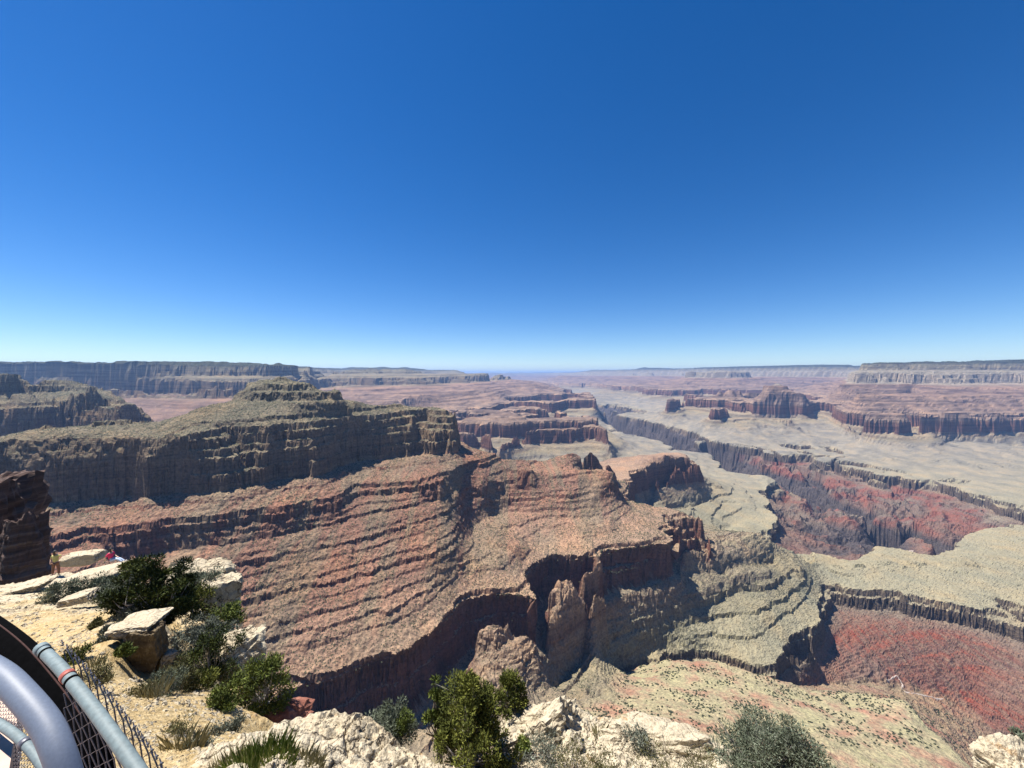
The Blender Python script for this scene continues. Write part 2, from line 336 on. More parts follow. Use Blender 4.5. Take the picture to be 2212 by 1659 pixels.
# vishnu-like pyramid
R([(1672,822,6700),(1679,819,6700),(1686,822,6700)]); R([(1650,833,6560),(1676,832,6540),(1702,834,6560)]); R([(1628,850,6400),(1679,850,6350),(1738,850,6400)])
S(-640, [(1440,868),(1460,862),(1520,860),(1550,864),(1570,858),(1616,864),(1650,862),(1700,864),(1751,868),(1740,858)])
Q([(1679,7700,-640),(1620,7700,-560),(1560,8000,-640),(1480,8800,-640)])
Q([(1600,7400,-480),(1550,7500,-520)])
Q([(1640,8500,-860),(1500,9500,-900),(1780,7400,-860)]); S(-880, [(1420,885),(1500,882),(1600,886),(1700,884),(1760,888)])
R([(1535,900,5850),(1580,894,5850),(1614,889,5850),(1650,895,5850),(1710,903,5850)])
R([(1535,899,6050),(1580,893,6050),(1614,889,6050),(1650,893,6050),(1710,901,6050)])
Q([(1520,6350,-860),(1614,6400,-850),(1720,6300,-860)]); Q([(1520,5650,-870),(1614,5620,-865),(1725,5600,-870)])
S(-920, [(1480,905),(1560,912),(1700,915)])
S(-985, [(1306,891),(1340,885),(1400,890),(1450,900)])
# far temples and north rim
R([(1482,808,12500),(1489,806,12500),(1496,808,12500)]); R([(1545,807,12500),(1575,805,12500),(1615,806,12600)])
S(-640, [(1300,835),(1400,838),(1450,841),(1520,841),(1600,843),(1700,842),(1780,836)])
R([(1200,816,20000),(1240,808,26000),(1259,803,28000),(1319,799.5,25000),(1528,793,18000),(1762,787.5,14500),(1840,787.5,14000)])
Q([(1320,23000,-330),(1420,20500,-330),(1528,17200,-330),(1640,15500,-330),(1762,13700,-330),(1840,13200,-330)])
Q([(1240,40000,60),(1400,40000,100),(1528,30000,110),(1762,22000,120),(2000,20000,120)])
R([(1067,807.6,37000),(1134,807,37000)]); Q([(1067,50000,-100),(1134,50000,-100)]); R([(1140,810,45000),(1188,810,45000),(1234,807,38000)])
Q([(1100,30000,-700),(1150,26000,-700),(1200,16000,-900),(1260,13000,-985)]); Q([(1150,20000,-640),(1250,17000,-640)])
Q([(-600,66000,-50),(1100,66000,-50),(2800,66000,60)])

NU, NV = 720, 940
U0, U1, V0, V1 = -1.58, 1.58, math.log(55.0), math.log(68000.0)
def solve():
    num = np.zeros((NV, NU)); wgt = np.zeros((NV, NU)); mnum = np.zeros((NV, NU))
    for L in cons:
        P = [((u-U0)/(U1-U0)*(NU-1), (math.log(Y)-V0)/(V1-V0)*(NV-1), b, m) for u, Y, b, m in L]
        if len(P) == 1: P = P*2
        for p, q in zip(P[:-1], P[1:]):
            n = int(max(abs(q[0]-p[0]), abs(q[1]-p[1]))*1.5)+2
            for t in np.linspace(0, 1, n):
                i = int(round(p[0]+(q[0]-p[0])*t)); j = int(round(p[1]+(q[1]-p[1])*t))
                if 0 <= i < NU and 0 <= j < NV:
                    num[j, i] += p[2]+(q[2]-p[2])*t; mnum[j, i] += p[3]+(q[3]-p[3])*t; wgt[j, i] += 1
    lev = [(num, mnum, wgt)]
    while min(lev[-1][0].shape) > 20:
        a = []
        for arr in lev[-1]:
            h, w_ = arr.shape; arr = np.pad(arr, ((0, h % 2), (0, w_ % 2)))
            a.append(arr[::2, ::2]+arr[1::2, ::2]+arr[::2, 1::2]+arr[1::2, 1::2])
        lev.append(tuple(a))
    f = g = None
    for num_, mn, wg in reversed(lev):
        h, w_ = num_.shape; k = wg > 0; val = np.where(k, num_/np.maximum(wg, 1), 0); mv = np.where(k, mn/np.maximum(wg, 1), 0)
        if f is None: f = np.full((h, w_), -500.0); g = np.ones((h, w_))
        else:
            f = np.repeat(np.repeat(f, 2, 0), 2, 1)[:h, :w_]; g = np.repeat(np.repeat(g, 2, 0), 2, 1)[:h, :w_]
        F = np.stack([f, g]); Vv = np.stack([val, mv])
        for _ in range(70 if h > 500 else (140 if h > 200 else 300)):
            F = np.where(k, Vv, F)
            Pd = np.pad(F, ((0, 0), (1, 1), (1, 1)), mode='edge')
            F = 0.25*(Pd[:, :-2, 1:-1]+Pd[:, 2:, 1:-1]+Pd[:, 1:-1, :-2]+Pd[:, 1:-1, 2:])
        F = np.where(k, Vv, F); f, g = F
    for _ in range(1):
        Pd = np.pad(np.stack([f, g]), ((0, 0), (1, 1), (1, 1)), mode='edge')
        f, g = 0.5*np.stack([f, g]) + 0.125*(Pd[:, :-2, 1:-1]+Pd[:, 2:, 1:-1]+Pd[:, 1:-1, :-2]+Pd[:, 1:-1, 2:])
    return f, g
FB, FM = solve()
def bil(A, u, Y):
    x = np.clip((u-U0)/(U1-U0)*(NU-1), 0, NU-1.001); y = np.clip((np.log(Y)-V0)/(V1-V0)*(NV-1), 0, NV-1.001)
    i = x.astype(int); j = y.astype(int); fx = x-i; fy = y-j
    return (A[j, i]*(1-fx)+A[j, i+1]*fx)*(1-fy) + (A[j+1, i]*(1-fx)+A[j+1, i+1]*fx)*fy

OCT = [(2600, 105, 1), (1300, 55, 1), (640, 42, 1), (320, 9, 0), (160, 7.0, 0), (80, 5.0, 0), (42, 2.1, 0), (22, 1.2, 0), (11, .7, 0)]
def canyon(x, Y):
    """height, bed elevation and softness of the ground at plan position x, Y"""
    u = x/Y
    b = bil(FB, u, Y); m = np.clip(bil(FM, u, Y), 0, 1); D = Dip(u, Y)
    wx = perlin(x/210, Y/210, 91)*45 + perlin(x/70, Y/70, 92)*14; wy = perlin(x/210, Y/210, 93)*45 + perlin(x/70, Y/70, 94)*14
    X2 = x+wx; Y2 = Y+wy
    fine = np.clip((Y-500)/800, .35, 1)
    dr = sstep(-1010, -985, b)*sstep(-850, -900, b)*sstep(2500, 3600, Y)
    b = b - dr*(sstep(.075, 0, np.abs(perlin(X2/1500+4, Y2/1500, 700)))*150 + sstep(.07, 0, np.abs(perlin(X2/620, Y2/620+2, 701)))*55) + dr*(perlin(X2/900, Y2/900, 702)*62+24+(.3-np.abs(perlin(X2/380, Y2/380, 703)))*40)
    rimflat = sstep(70, 100, b)*sstep(2500, 3500, Y)
    rough = 1.3*sstep(-260, -225, b)*sstep(-95, -125, b)*sstep(3500, 2500, Y)
    gul = sstep(-990, -960, b)*sstep(-840, -880, b)*sstep(2200, 3500, Y)
    for k, (L, A, far) in enumerate(OCT):
        n = perlin(X2/L+17.3*k, Y2/L-9.1*k, k+3)
        if k in (3, 4, 5, 6): n = 0.62*n + 0.5*(0.32-np.abs(perlin(X2/L-5.3, Y2/L+3.7, k+40))*1.6)
        wgt = sstep(6000, 11000, Y) if far and k < 2 else (sstep(2500, 5500, Y) if far else 1.0)
        wgt = wgt*sstep(np.interp(Y, [2000, 4500], [.004, .012]), np.interp(Y, [2000, 4500], [.010, .030]), L/Y)
        if k >= 3: wgt = wgt*np.interp(Y, [600, 1500, 5000], [.8, 1.0, 1.5])
        if k >= 4: wgt = wgt*(1+rough)
        if k in (3, 4): wgt = wgt*(1+gul*1.6+.9*sstep(3500, 5500, Y))
        b = b + A*n*wgt*(1-.85*rimflat)
    clz = np.interp(b, TB[::-1], _CLZ)
    fs = np.interp(Y, [1500, 4000, 9000], [1, 2.6, 5])
    blk = np.zeros_like(b)
    rw = sstep(-470, -600, b)
    for L, A in ((80, 6.0), (46, 6.0), (21, 5.5), (9.5, 3.0)):
        A = A*(1-.6*rw) if L < 40 else A
        for f0, lo_, hi_ in ((1.0, -1, 2500), (3.2, 2500, 1e9)):
            wg_ = (sstep(3200, 2200, Y) if f0 == 1 else sstep(2200, 3200, Y))
            if np.any(wg_ > 0) and np.any(clz > 0): blk = blk + wg_*cells(X2/(L*f0)+L, Y2/(L*f0)-L, int(L))*A*(.85 if f0 > 1 else 1)*(sstep(.003, .006, L/Y) if f0 == 1 else sstep(.012, .030, L*f0/Y))
    b = b + (blk-3.5*sstep(-300, -250, b)*sstep(3000, 2000, Y))*clz
    wob = (perlin(X2/420, Y2/420, 70)*13 + perlin(X2/150, Y2/150, 71)*5)*sstep(-470, -330, -np.abs(b+480)-0)
    t = Tu(b+wob, u, Y) - wob*.8
    led = sstep(-0.45, 0.15, perlin(X2/210, Y2/210, 77) + .25*perlin(X2/60, Y2/60, 78) + .22)           # ledges fade in and out along the slope
    smooth_b = np.interp(b, *_SM)
    cl = (np.interp(b, TB[::-1], _CLIFF[::-1]))
    ll = np.maximum(led, rub(u, Y)); t = np.where(cl > .5, t, t*ll + smooth_b*(1-ll))
    mid = sstep(.15, .35, m)*sstep(1.0, .8, m)
    q = b/13.0; fr = q-np.floor(q); bl = b + mid*(cells(X2/26, Y2/26, 131)*8 + cells(X2/12, Y2/12, 132)*5 + perlin(X2/48, Y2/48, 120)*10 + (.3-np.abs(perlin(X2/30, Y2/30, 121)))*9 + ((np.floor(q)+sstep(.62, .95, fr))*13.0-b)*.85)
    s = t*m + bl*(1-m) + mid*m*perlin(X2/30, Y2/30, 122)*5
    # tilted red beds and dark gorge rock below the tonto
    lo = sstep(-1056, -1100, s)
    tilt = 0.10*x - 0.05*Y
    q = (s-tilt)/16.0; fr = q-np.floor(q); st = (np.floor(q)+sstep(.55, .95, fr))*16.0 + tilt
    s = s + (st-s)*lo*.3*sstep(-.2, .3, perlin(X2/300, Y2/300, 55)+.1)
    rg = perlin(X2/260, Y2/260, 61); rg2 = perlin(X2/110, Y2/110, 62); rg3 = perlin(X2/50, Y2/50, 63)
    gorge = lo*sstep(1800, 3200, Y)
    s = s + gorge*((.25-np.abs(rg))*110 + (.25-np.abs(rg2))*60 + (.25-np.abs(rg3))*25*sstep(.006, .012, 50/Y))*sstep(-1056, -1100, s)
    micro = perlin(x/16, Y/16, 81)*2.6 + perlin(x/8, Y/8, 82)*1.7
    s = s + micro*sstep(4500, 1200, Y)*(.35+.65*m)
    return s + D, s, m
# softened column used where ledges fade
_zz = np.array([400, 95, -5, -95, -165, -330, -372, -404, -640, -790, -880, -898, -985, -1056, -1500.0]); _SM = (Tinv(_zz)[::-1], _zz[::-1])
_cz = np.array([400, -164, -165, -330, -331, -371, -372, -404, -405, -639, -640, -790, -791, -879, -880, -898, -899, -984, -985, -1056, -1057, -1500.0])
_cv = np.array([0, 0, 1, 1, 0, 0, 1, 1, 0, 0, 1, 1, 0, 0, 1, 1, 0, 0, 1, 1, 0, 0.0])
_CLIFF = np.interp(-TZ, -_cz, _cv)
_CLZ = np.interp(-TZ, -np.array([400, 110, 95, 40, 0, -30, -95, -150, -165, -330, -342, -368, -404, -412, -632, -640, -790, -800, -872, -880, -898, -906, -978, -985, -1056, -1068, -1500.0]),
                 np.array([0, 0, .8, .5, .1, .3, .35, .2, 1, 1, .1, .5, .5, .16, .16, 1, 1, .4, .4, .8, .8, .35, .3, 1, 1, 0, 0.0]))

NCU = 960
rows = [56.0]
while rows[-1] < 66000:
    Y = rows[-1]; rows.append(Y*(1+np.interp(Y, [56, 350, 600, 1000, 2600, 5000, 9000, 14000, 30000], [.04, .02, .0038, .0033, .0052, .0058, .0065, .011, .03])))
VY = np.array(rows); UU = np.linspace(-1.56, 1.56, NCU)
gu, gy = np.meshgrid(UU, VY); gx = gu*gy
def roughen(x, Y, z, s, m):
    """push steep faces in and out so they break into blocks and overhangs"""
    dzc = np.gradient(z, axis=1)/np.maximum(np.gradient(x, axis=1), .1)
    dzr = np.gradient(z, axis=0)/np.maximum(np.gradient(Y, axis=0), .1)
    g = np.hypot(dzc, dzr)+1e-6; st = sstep(.9, 2.2, g)
    sc_ = np.interp(Y, [500, 1500, 4000, 9000], [.8, 1.1, 2.6, 5])
    a = perlin(x/(26*sc_)+z/17, Y/(26*sc_)-z/23, 501)*6.5 + perlin(x/(11*sc_)-z/8, Y/(11*sc_)+z/9, 502)*3.6 + perlin(x/60+z/300, Y/60, 503)*7
    band = perlin(z/6.5, x/900, 504)*3.2
    a = (a+band)*st*sc_*.9*sstep(9500, 5000, Y)
    # the great limestone cliff is hollowed out under its lip
    u = x/Y; e = 9.0
    bx = bil(FB, (x+e)/Y, Y)-bil(FB, (x-e)/Y, Y); by = bil(FB, x/(Y+e), Y+e)-bil(FB, x/(Y-e), Y-e); bg = np.hypot(bx, by)+1e-6
    hol = sstep(-648, -672, s)*sstep(-800, -780, s)*sstep(1750, 1500, Y)*sstep(700, 780, Y)*sstep(.85, 1.0, m)*(15+14*sstep(-.3, .3, perlin(x/170, Y/170, 510)))
    return x - a*dzc/g + hol*bx/bg, Y - a*dzr/g + hol*by/bg
def canyon_grid(a, b):
    r = [canyon(a[i:i+80], b[i:i+80]) for i in range(0, len(a), 80)]; return [np.concatenate(q) for q in zip(*r)]
hz, hs, hm = canyon_grid(gx, gy)
NR = len(VY)
hx, hy = roughen(gx, gy, hz, hs, hm)
def grid_faces(nr, nc):
    j, i = np.meshgrid(np.arange(nr-1), np.arange(nc-1), indexing='ij'); a = (j*nc+i).ravel()
    return np.stack([a, a+1, a+nc+1, a+nc], 1)
print("T-b", [(int(z), int(b)) for z, b in zip(TZ, TB)][::6]); print("far grid", NR, NCU, NR*NCU*2)
def make_canyon_mat():
    m, nd, lk, bs = mat_new('canyon_rock')
    geo = nd.new('ShaderNodeNewGeometry'); pos = geo.outputs['Position']
    at = nd.new('ShaderNodeAttribute'); at.attribute_name = 'bed'; bed = at.outputs['Fac']
    am = nd.new('ShaderNodeAttribute'); am.attribute_name = 'hard'; hard = am.outputs['Fac']
    sep = nd.new('ShaderNodeSeparateXYZ'); lk.new(geo.outputs['Normal'], sep.inputs[0]); nz = sep.outputs[2]
    psep = nd.new('ShaderNodeSeparateXYZ'); lk.new(pos, psep.inputs[0])
    n1 = noise_t(nd, lk, pos, 1/160, 6, .6); n2 = noise_t(nd, lk, pos, 1/28, 6, .62); n3 = noise_t(nd, lk, pos, 1/7, 5, .6)
    # wobbling bed coordinate
    s = mmath(nd, lk, 'ADD', bed, mmath(nd, lk, 'MULTIPLY', mmath(nd, lk, 'SUBTRACT', n2, .5), 26))
    f = maprange(nd, lk, s, -1400, 100)
    def p(z): return (z+1400)/1500
    base = ramp(nd, lk, f, [
        (p(-1400), (.15, .115, .10)), (p(-1260), (.22, .14, .11)), (p(-1180), (.27, .155, .12)), (p(-1110), (.25, .165, .13)), (p(-1075), (.21, .15, .12)),
        (p(-1058), (.13, .10, .08)), (p(-990), (.17, .135, .10)), (p(-980), (.33, .30, .19)), (p(-930), (.34, .31, .19)), (p(-885), (.33, .28, .185)),
        (p(-850), (.33, .265, .19)), (p(-795), (.34, .25, .18)), (p(-785), (.19, .10, .075)), (p(-700), (.22, .11, .08)), (p(-645), (.27, .17, .12)),
        (p(-625), (.42, .265, .185)), (p(-540), (.25, .13, .095)), (p(-440), (.24, .13, .095)), (p(-410), (.23, .125, .09)), (p(-380), (.20, .11, .08)),
        (p(-355), (.36, .17, .115)), (p(-335), (.35, .20, .14)), (p(-322), (.25, .18, .12)), (p(-170), (.30, .225, .15)), (p(-130), (.26, .22, .15)), (p(-60), (.30, .25, .17)), (p(-5), (.30, .265, .185)), (p(50), (.14, .14, .09)), (p(80), (.05, .06, .035))])
    # flat ground and talus: drier, dustier, part covered by scrub
    flat = mmath(nd, lk, 'MAXIMUM', maprange(nd, lk, nz, .58, .82), mmath(nd, lk, 'MULTIPLY', maprange(nd, lk, hard, .75, .5), .8))
    soil_f = ramp(nd, lk, f, [(p(-1400), (.22, .16, .13)), (p(-1200), (.33, .215, .165)), (p(-1100), (.30, .215, .165)), (p(-1062), (.30, .225, .165)), (p(-990), (.48, .425, .275)), (p(-940), (.45, .405, .265)), (p(-880), (.38, .33, .21)), (p(-790), (.40, .32, .22)),
        (p(-640), (.54, .36, .24)), (p(-560), (.46, .26, .18)), (p(-440), (.43, .235, .16)), (p(-380), (.43, .215, .145)), (p(-335), (.38, .25, .17)), (p(-318), (.37, .29, .19)), (p(-100), (.32, .27, .18)), (p(0), (.28, .25, .17)), (p(35), (.05, .06, .032))])
    col = mix(nd, lk, flat, base, soil_f)
    tm = nd.new('ShaderNodeMapping'); tm.inputs['Rotation'].default_value = (0, 0, math.radians(-14)); tm.inputs['Scale'].default_value = (1/70, 1/420, 1/420); lk.new(pos, tm.inputs['Vector'])
    tal = ramp(nd, lk, noise_t(nd, lk, tm.outputs[0], 1.0, 6, .62, .6), [(.47, 0.0), (.56, 1.0)])
    talm = mmath(nd, lk, 'MULTIPLY', mmath(nd, lk, 'MULTIPLY', maprange(nd, lk, bed, -660, -600), maprange(nd, lk, bed, -300, -360)), maprange(nd, lk, psep.outputs[1], 2600, 1900))
    col = mix(nd, lk, mmath(nd, lk, 'MULTIPLY', mmath(nd, lk, 'MULTIPLY', tal, talm), .5), col, (.335, .30, .20))
    fy = mmath(nd, lk, 'MULTIPLY', maprange(nd, lk, psep.outputs[1], 2300, 4500, 0, .75), mmath(nd, lk, 'MULTIPLY', maprange(nd, lk, bed, -1000, -975), maprange(nd, lk, bed, -840, -870)))
    col = mix(nd, lk, fy, col, ramp(nd, lk, n1, [(.38, (.30, .265, .23)), (.60, (.43, .385, .31))]))
    fs_ = mmath(nd, lk, 'MULTIPLY', maprange(nd, lk, psep.outputs[1], 2600, 4200, 0, .72), mmath(nd, lk, 'MULTIPLY', maprange(nd, lk, bed, -660, -630), maprange(nd, lk, bed, -330, -370)))
    col = mix(nd, lk, fs_, col, ramp(nd, lk, n1, [(.38, (.23, .165, .135)), (.60, (.34, .265, .21))]))
    # thin bed banding, horizontal
    cz = nd.new('ShaderNodeCombineXYZ'); lk.new(mmath(nd, lk, 'MULTIPLY', psep.outputs[0], .004), cz.inputs[0]); lk.new(mmath(nd, lk, 'MULTIPLY', psep.outputs[1], .004), cz.inputs[1]); lk.new(mmath(nd, lk, 'MULTIPLY', bed, .14), cz.inputs[2])
    band = noise_t(nd, lk, cz.outputs[0], 1.0, 5, .7)
    steep = maprange(nd, lk, nz, .85, .45)
    bandc = ramp(nd, lk, band, [(.32, (.60, .58, .60)), (.5, (1, 1, 1)), (.68, (1.28, 1.22, 1.12))])
    col = mix(nd, lk, mmath(nd, lk, 'ADD', mmath(nd, lk, 'MULTIPLY', steep, .7), .2), col, mix(nd, lk, 1.0, col, bandc, 'MULTIPLY'))
    c2 = nd.new('ShaderNodeCombineXYZ'); lk.new(mmath(nd, lk, 'MULTIPLY', psep.outputs[0], .0012), c2.inputs[0]); lk.new(mmath(nd, lk, 'MULTIPLY', psep.outputs[1], .0012), c2.inputs[1]); lk.new(mmath(nd, lk, 'MULTIPLY', bed, .042), c2.inputs[2])
    band2 = ramp(nd, lk, noise_t(nd, lk, c2.outputs[0], 1.0, 4, .6), [(.38, (.55, .52, .55)), (.5, (1, 1, 1)), (.60, (1.25, 1.2, 1.12))])
    col = mix(nd, lk, mmath(nd, lk, 'MULTIPLY', maprange(nd, lk, psep.outputs[1], 2200, 5000, .25, .95), maprange(nd, lk, bed, -900, -800)), col, mix(nd, lk, 1.0, col, band2, 'MULTIPLY'))
    # large hue drift
    drift = ramp(nd, lk, n1, [(.32, (.80, .86, .92)), (.5, (1, 1, 1)), (.66, (1.16, 1.04, .92))])
    col = mix(nd, lk, .75, col, mix(nd, lk, 1.0, col, drift, 'MULTIPLY'))
    # tilted bright red beds below the tonto
    tl = nd.new('ShaderNodeCombineXYZ')
    q = mmath(nd, lk, 'ADD', psep.outputs[2], mmath(nd, lk, 'ADD', mmath(nd, lk, 'MULTIPLY', psep.outputs[0], -.10), mmath(nd, lk, 'MULTIPLY', psep.outputs[1], .05)))
    lk.new(mmath(nd, lk, 'MULTIPLY', q, .045), tl.inputs[2]); lk.new(mmath(nd, lk, 'MULTIPLY', psep.outputs[0], .0009), tl.inputs[0]); lk.new(mmath(nd, lk, 'MULTIPLY', psep.outputs[1], .0009), tl.inputs[1])
    tb = noise_t(nd, lk, tl.outputs[0], 1.0, 5, .65)
    redc = ramp(nd, lk, tb, [(.30, (.13, .075, .065)), (.42, (.20, .095, .075)), (.5, (.25, .105, .075)), (.56, (.36, .085, .05)), (.63, (.24, .11, .085)), (.72, (.34, .26, .18))])
    stv = nd.new('ShaderNodeMapping'); stv.inputs['Rotation'].default_value = (0, 0, math.radians(38)); stv.inputs['Scale'].default_value = (1/16, 1/190, 1/60); lk.new(pos, stv.inputs['Vector'])
    streak = ramp(nd, lk, noise_t(nd, lk, stv.outputs[0], 1.0, 5, .6, .4), [(.40, 0.0), (.60, 1.0)])
    redc = mix(nd, lk, mmath(nd, lk, 'MULTIPLY', streak, .6), redc, ramp(nd, lk, n2, [(.35, (.20, .145, .11)), (.6, (.31, .235, .165))]))
    lowm = maprange(nd, lk, s, -1060, -1090); 
    offs = mmath(nd, lk, 'SUBTRACT', psep.outputs[0], mmath(nd, lk, 'MULTIPLY', psep.outputs[1], .60))
    redside = maprange(nd, lk, offs, -150, 250)
    gr = mmath(nd, lk, 'MULTIPLY', mmath(nd, lk, 'MAXIMUM', mmath(nd, lk, 'MULTIPLY', maprange(nd, lk, s, -1040, -1060), mmath(nd, lk, 'SUBTRACT', 1.0, redside)), maprange(nd, lk, s, -1125, -1165)), maprange(nd, lk, psep.outputs[1], 2100, 2500))
    lowm = mmath(nd, lk, 'MULTIPLY', lowm, mmath(nd, lk, 'SUBTRACT', 1.0, gr))
    lowm = mmath(nd, lk, 'MULTIPLY', lowm, ramp(nd, lk, noise_t(nd, lk, pos, 1/420, 3, .6), [(.36, .35), (.52, .95)]))
    nearlow = maprange(nd, lk, psep.outputs[1], 9000, 6000)
    col = mix(nd, lk, mmath(nd, lk, 'MULTIPLY', mmath(nd, lk, 'MULTIPLY', lowm, nearlow), maprange(nd, lk, psep.outputs[1], 1900, 2600, 1, .45)), col, redc)
    pn = noise_t(nd, lk, pos, 1/420, 4, .62)
    patch = ramp(nd, lk, pn, [(.36, (.23, .19, .15)), (.46, (.27, .165, .125)), (.53, (.34, .12, .085)), (.60, (.24, .17, .14)), (.70, (.36, .32, .23))])
    pf = mmath(nd, lk, 'MULTIPLY', mmath(nd, lk, 'MULTIPLY', maprange(nd, lk, s, -1058, -1075), maprange(nd, lk, psep.outputs[1], 2300, 2900)), .8)
    col = mix(nd, lk, pf, col, patch)
    # dark schist of the gorge
    sch = ramp(nd, lk, n2, [(.3, (.075, .062, .06)), (.6, (.14, .115, .105))])
    col = mix(nd, lk, gr, col, sch)
    # yellow-green shale slope under the viewpoint, with pink patches
    slope_c = ramp(nd, lk, noise_t(nd, lk, pos, 1/85, 6, .62), [(.36, (.56, .51, .29)), (.50, (.54, .46, .28)), (.57, (.54, .37, .24)), (.66, (.52, .27, .18))])
    soft = mmath(nd, lk, 'SUBTRACT', 1.0, hard, True)
    col = mix(nd, lk, maprange(nd, lk, soft, .6, .85), col, slope_c)
    # cream cliffs of the far mesa on the right
    cream = mmath(nd, lk, 'MULTIPLY', maprange(nd, lk, psep.outputs[1], 4500, 6500), mmath(nd, lk, 'MULTIPLY', maprange(nd, lk, s, -350, -328), maprange(nd, lk, s, -60, -120)))
    cream = mmath(nd, lk, 'MULTIPLY', cream, maprange(nd, lk, psep.outputs[0], 0, 4500))
    col = mix(nd, lk, mmath(nd, lk, 'MULTIPLY', cream, .6), col, ramp(nd, lk, n2, [(.38, (.33, .28, .22)), (.56, (.62, .54, .43))]))
    # scrub: distinct dots
    vor = nd.new('ShaderNodeTexVoronoi'); vor.inputs['Scale'].default_value = 1/7.5; vor.inputs['Randomness'].default_value = 1.0; lk.new(pos, vor.inputs['Vector'])
    dens = ramp(nd, lk, noise_t(nd, lk, pos, 1/60, 5, .7), [(.36, 0.06), (.62, .34)])
    dot = mmath(nd, lk, 'LESS_THAN', vor.outputs['Distance'], dens)
    up = maprange(nd, lk, nz, .5, .72)
    vegz = maprange(nd, lk, bed, -1010, -960)
    dot = mmath(nd, lk, 'MULTIPLY', mmath(nd, lk, 'MULTIPLY', dot, up), vegz)
    dot = mmath(nd, lk, 'MULTIPLY', dot, maprange(nd, lk, psep.outputs[1], 3500, 1800, 0, .8))
    dot = mmath(nd, lk, 'MULTIPLY', dot, mmath(nd, lk, 'SUBTRACT', 1.0, maprange(nd, lk, soft, .5, .9)))
    col = mix(nd, lk, dot, col, (.085, .085, .05))
    # grey-green wash of scrub, denser on the upper slopes
    gm = ramp(nd, lk, noise_t(nd, lk, pos, 1/45, 7, .72), [(.43, 0.0), (.56, 1.0)])
    high = maprange(nd, lk, bed, -360, -280, .16, .5)
    col = mix(nd, lk, mmath(nd, lk, 'MULTIPLY', mmath(nd, lk, 'MULTIPLY', gm, high), mmath(nd, lk, 'MULTIPLY', up, vegz)), col, (.14, .14, .095))
    shale = mmath(nd, lk, 'MULTIPLY', mmath(nd, lk, 'MULTIPLY', maprange(nd, lk, bed, -1000, -975), maprange(nd, lk, bed, -860, -900)), maprange(nd, lk, nz, .8, .92))
    # fine mottling
    mot = ramp(nd, lk, n3, [(.32, (.55, .55, .57)), (.5, (1, 1, 1)), (.66, (1.45, 1.42, 1.34))])
    col = mix(nd, lk, maprange(nd, lk, shale, 0, 1, .85, .35), col, mix(nd, lk, 1.0, col, mot, 'MULTIPLY'))
    col = mix(nd, lk, 1.0, col, (.55, .545, .545), 'MULTIPLY')
    lk.new(col, bs.inputs['Base Color']); bs.inputs['Roughness'].default_value = .95; bs.inputs['Specular IOR Level'].default_value = .1
    nb = bump(nd, lk, n2, .55, 8.0)
    nb = bump(nd, lk, n3, .9, 3.2, nb)
    nb = bump(nd, lk, band, .45, 5.0, nb)
    lk.new(nb, bs.inputs['Normal'])
    return m
M_CANYON = make_canyon_mat()
terr = mesh_np('canyon_terrain', np.stack([hx, hy, hz], -1).reshape(-1, 3), grid_faces(NR, NCU), M_CANYON)
vattr(terr, 'bed', hs); vattr(terr, 'hard', hm)
tag(terr, 'layered red and tan canyon walls, mesas and platforms out to the horizon', kind='structure')

# air
hzm = bpy.data.materials.new('haze'); hzm.use_nodes = True; hn = hzm.node_tree.nodes; hn.clear()
ho = hn.new('ShaderNodeOutputMaterial'); hv = hn.new('ShaderNodeVolumePrincipled'); hzm.node_tree.links.new(hv.outputs[0], ho.inputs['Volume'])
hv.inputs['Color'].default_value = (.32, .54, 1.0, 1); hv.inputs['Density'].default_value = 2.8e-5; hv.inputs['Anisotropy'].default_value = 0.2
hb = 110000.0; zt = max(430.0, float(hz.max())+20); zb = float(hz.min())-20
hv_ = [(x, y, z) for z in (zb, zt) for x, y in ((-hb, -300), (hb, -300), (hb, 72000), (-hb, 72000))]
haze = mesh_np('haze', hv_, [(0, 3, 2, 1), (4, 5, 6, 7), (0, 1, 5, 4), (1, 2, 6, 5), (2, 3, 7, 6), (3, 0, 4, 7)], hzm)
tag(haze, kind='stuff')
# ------------------------------------------------------------------ scrub on the canyon slopes
def make_leaf_mat(name, c1, c2, c3=None):
    m, nd, lk, bs = mat_new(name)
    a = nd.new('ShaderNodeAttribute'); a.attribute_name = 'tint'
    col = ramp(nd, lk, a.outputs['Fac'], [(0, c1), (.6, c2), (1, c3 or c2)])
    geo = nd.new('ShaderNodeNewGeometry')
    col = mix(nd, lk, .5, col, mix(nd, lk, 1.0, col, ramp(nd, lk, noise_t(nd, lk, geo.outputs['Position'], 3.0, 3), [(.3, (.7, .7, .7)), (.7, (1.3, 1.3, 1.25))]), 'MULTIPLY'))
    lk.new(col, bs.inputs['Base Color']); bs.inputs['Roughness'].default_value = .8; bs.inputs['Specular IOR Level'].default_value = .2
    return m
M_SCRUB = make_leaf_mat('scrub_leaf', (.016, .020, .010), (.036, .041, .02), (.07, .072, .042))
def dome(nseg):
    a = np.arange(nseg)*2*math.pi/nseg
    v = [(math.cos(x), math.sin(x), -.3) for x in a] + [(.75*math.cos(x+.5), .75*math.sin(x+.5), .65) for x in a] + [(0, 0, 1)]
    f = []
    for i in range(nseg):
        j = (i+1) % nseg; f += [(i, j, nseg+i), (j, nseg+j, nseg+i), (nseg+i, nseg+j, 2*nseg)]
    return np.array(v), np.array(f)
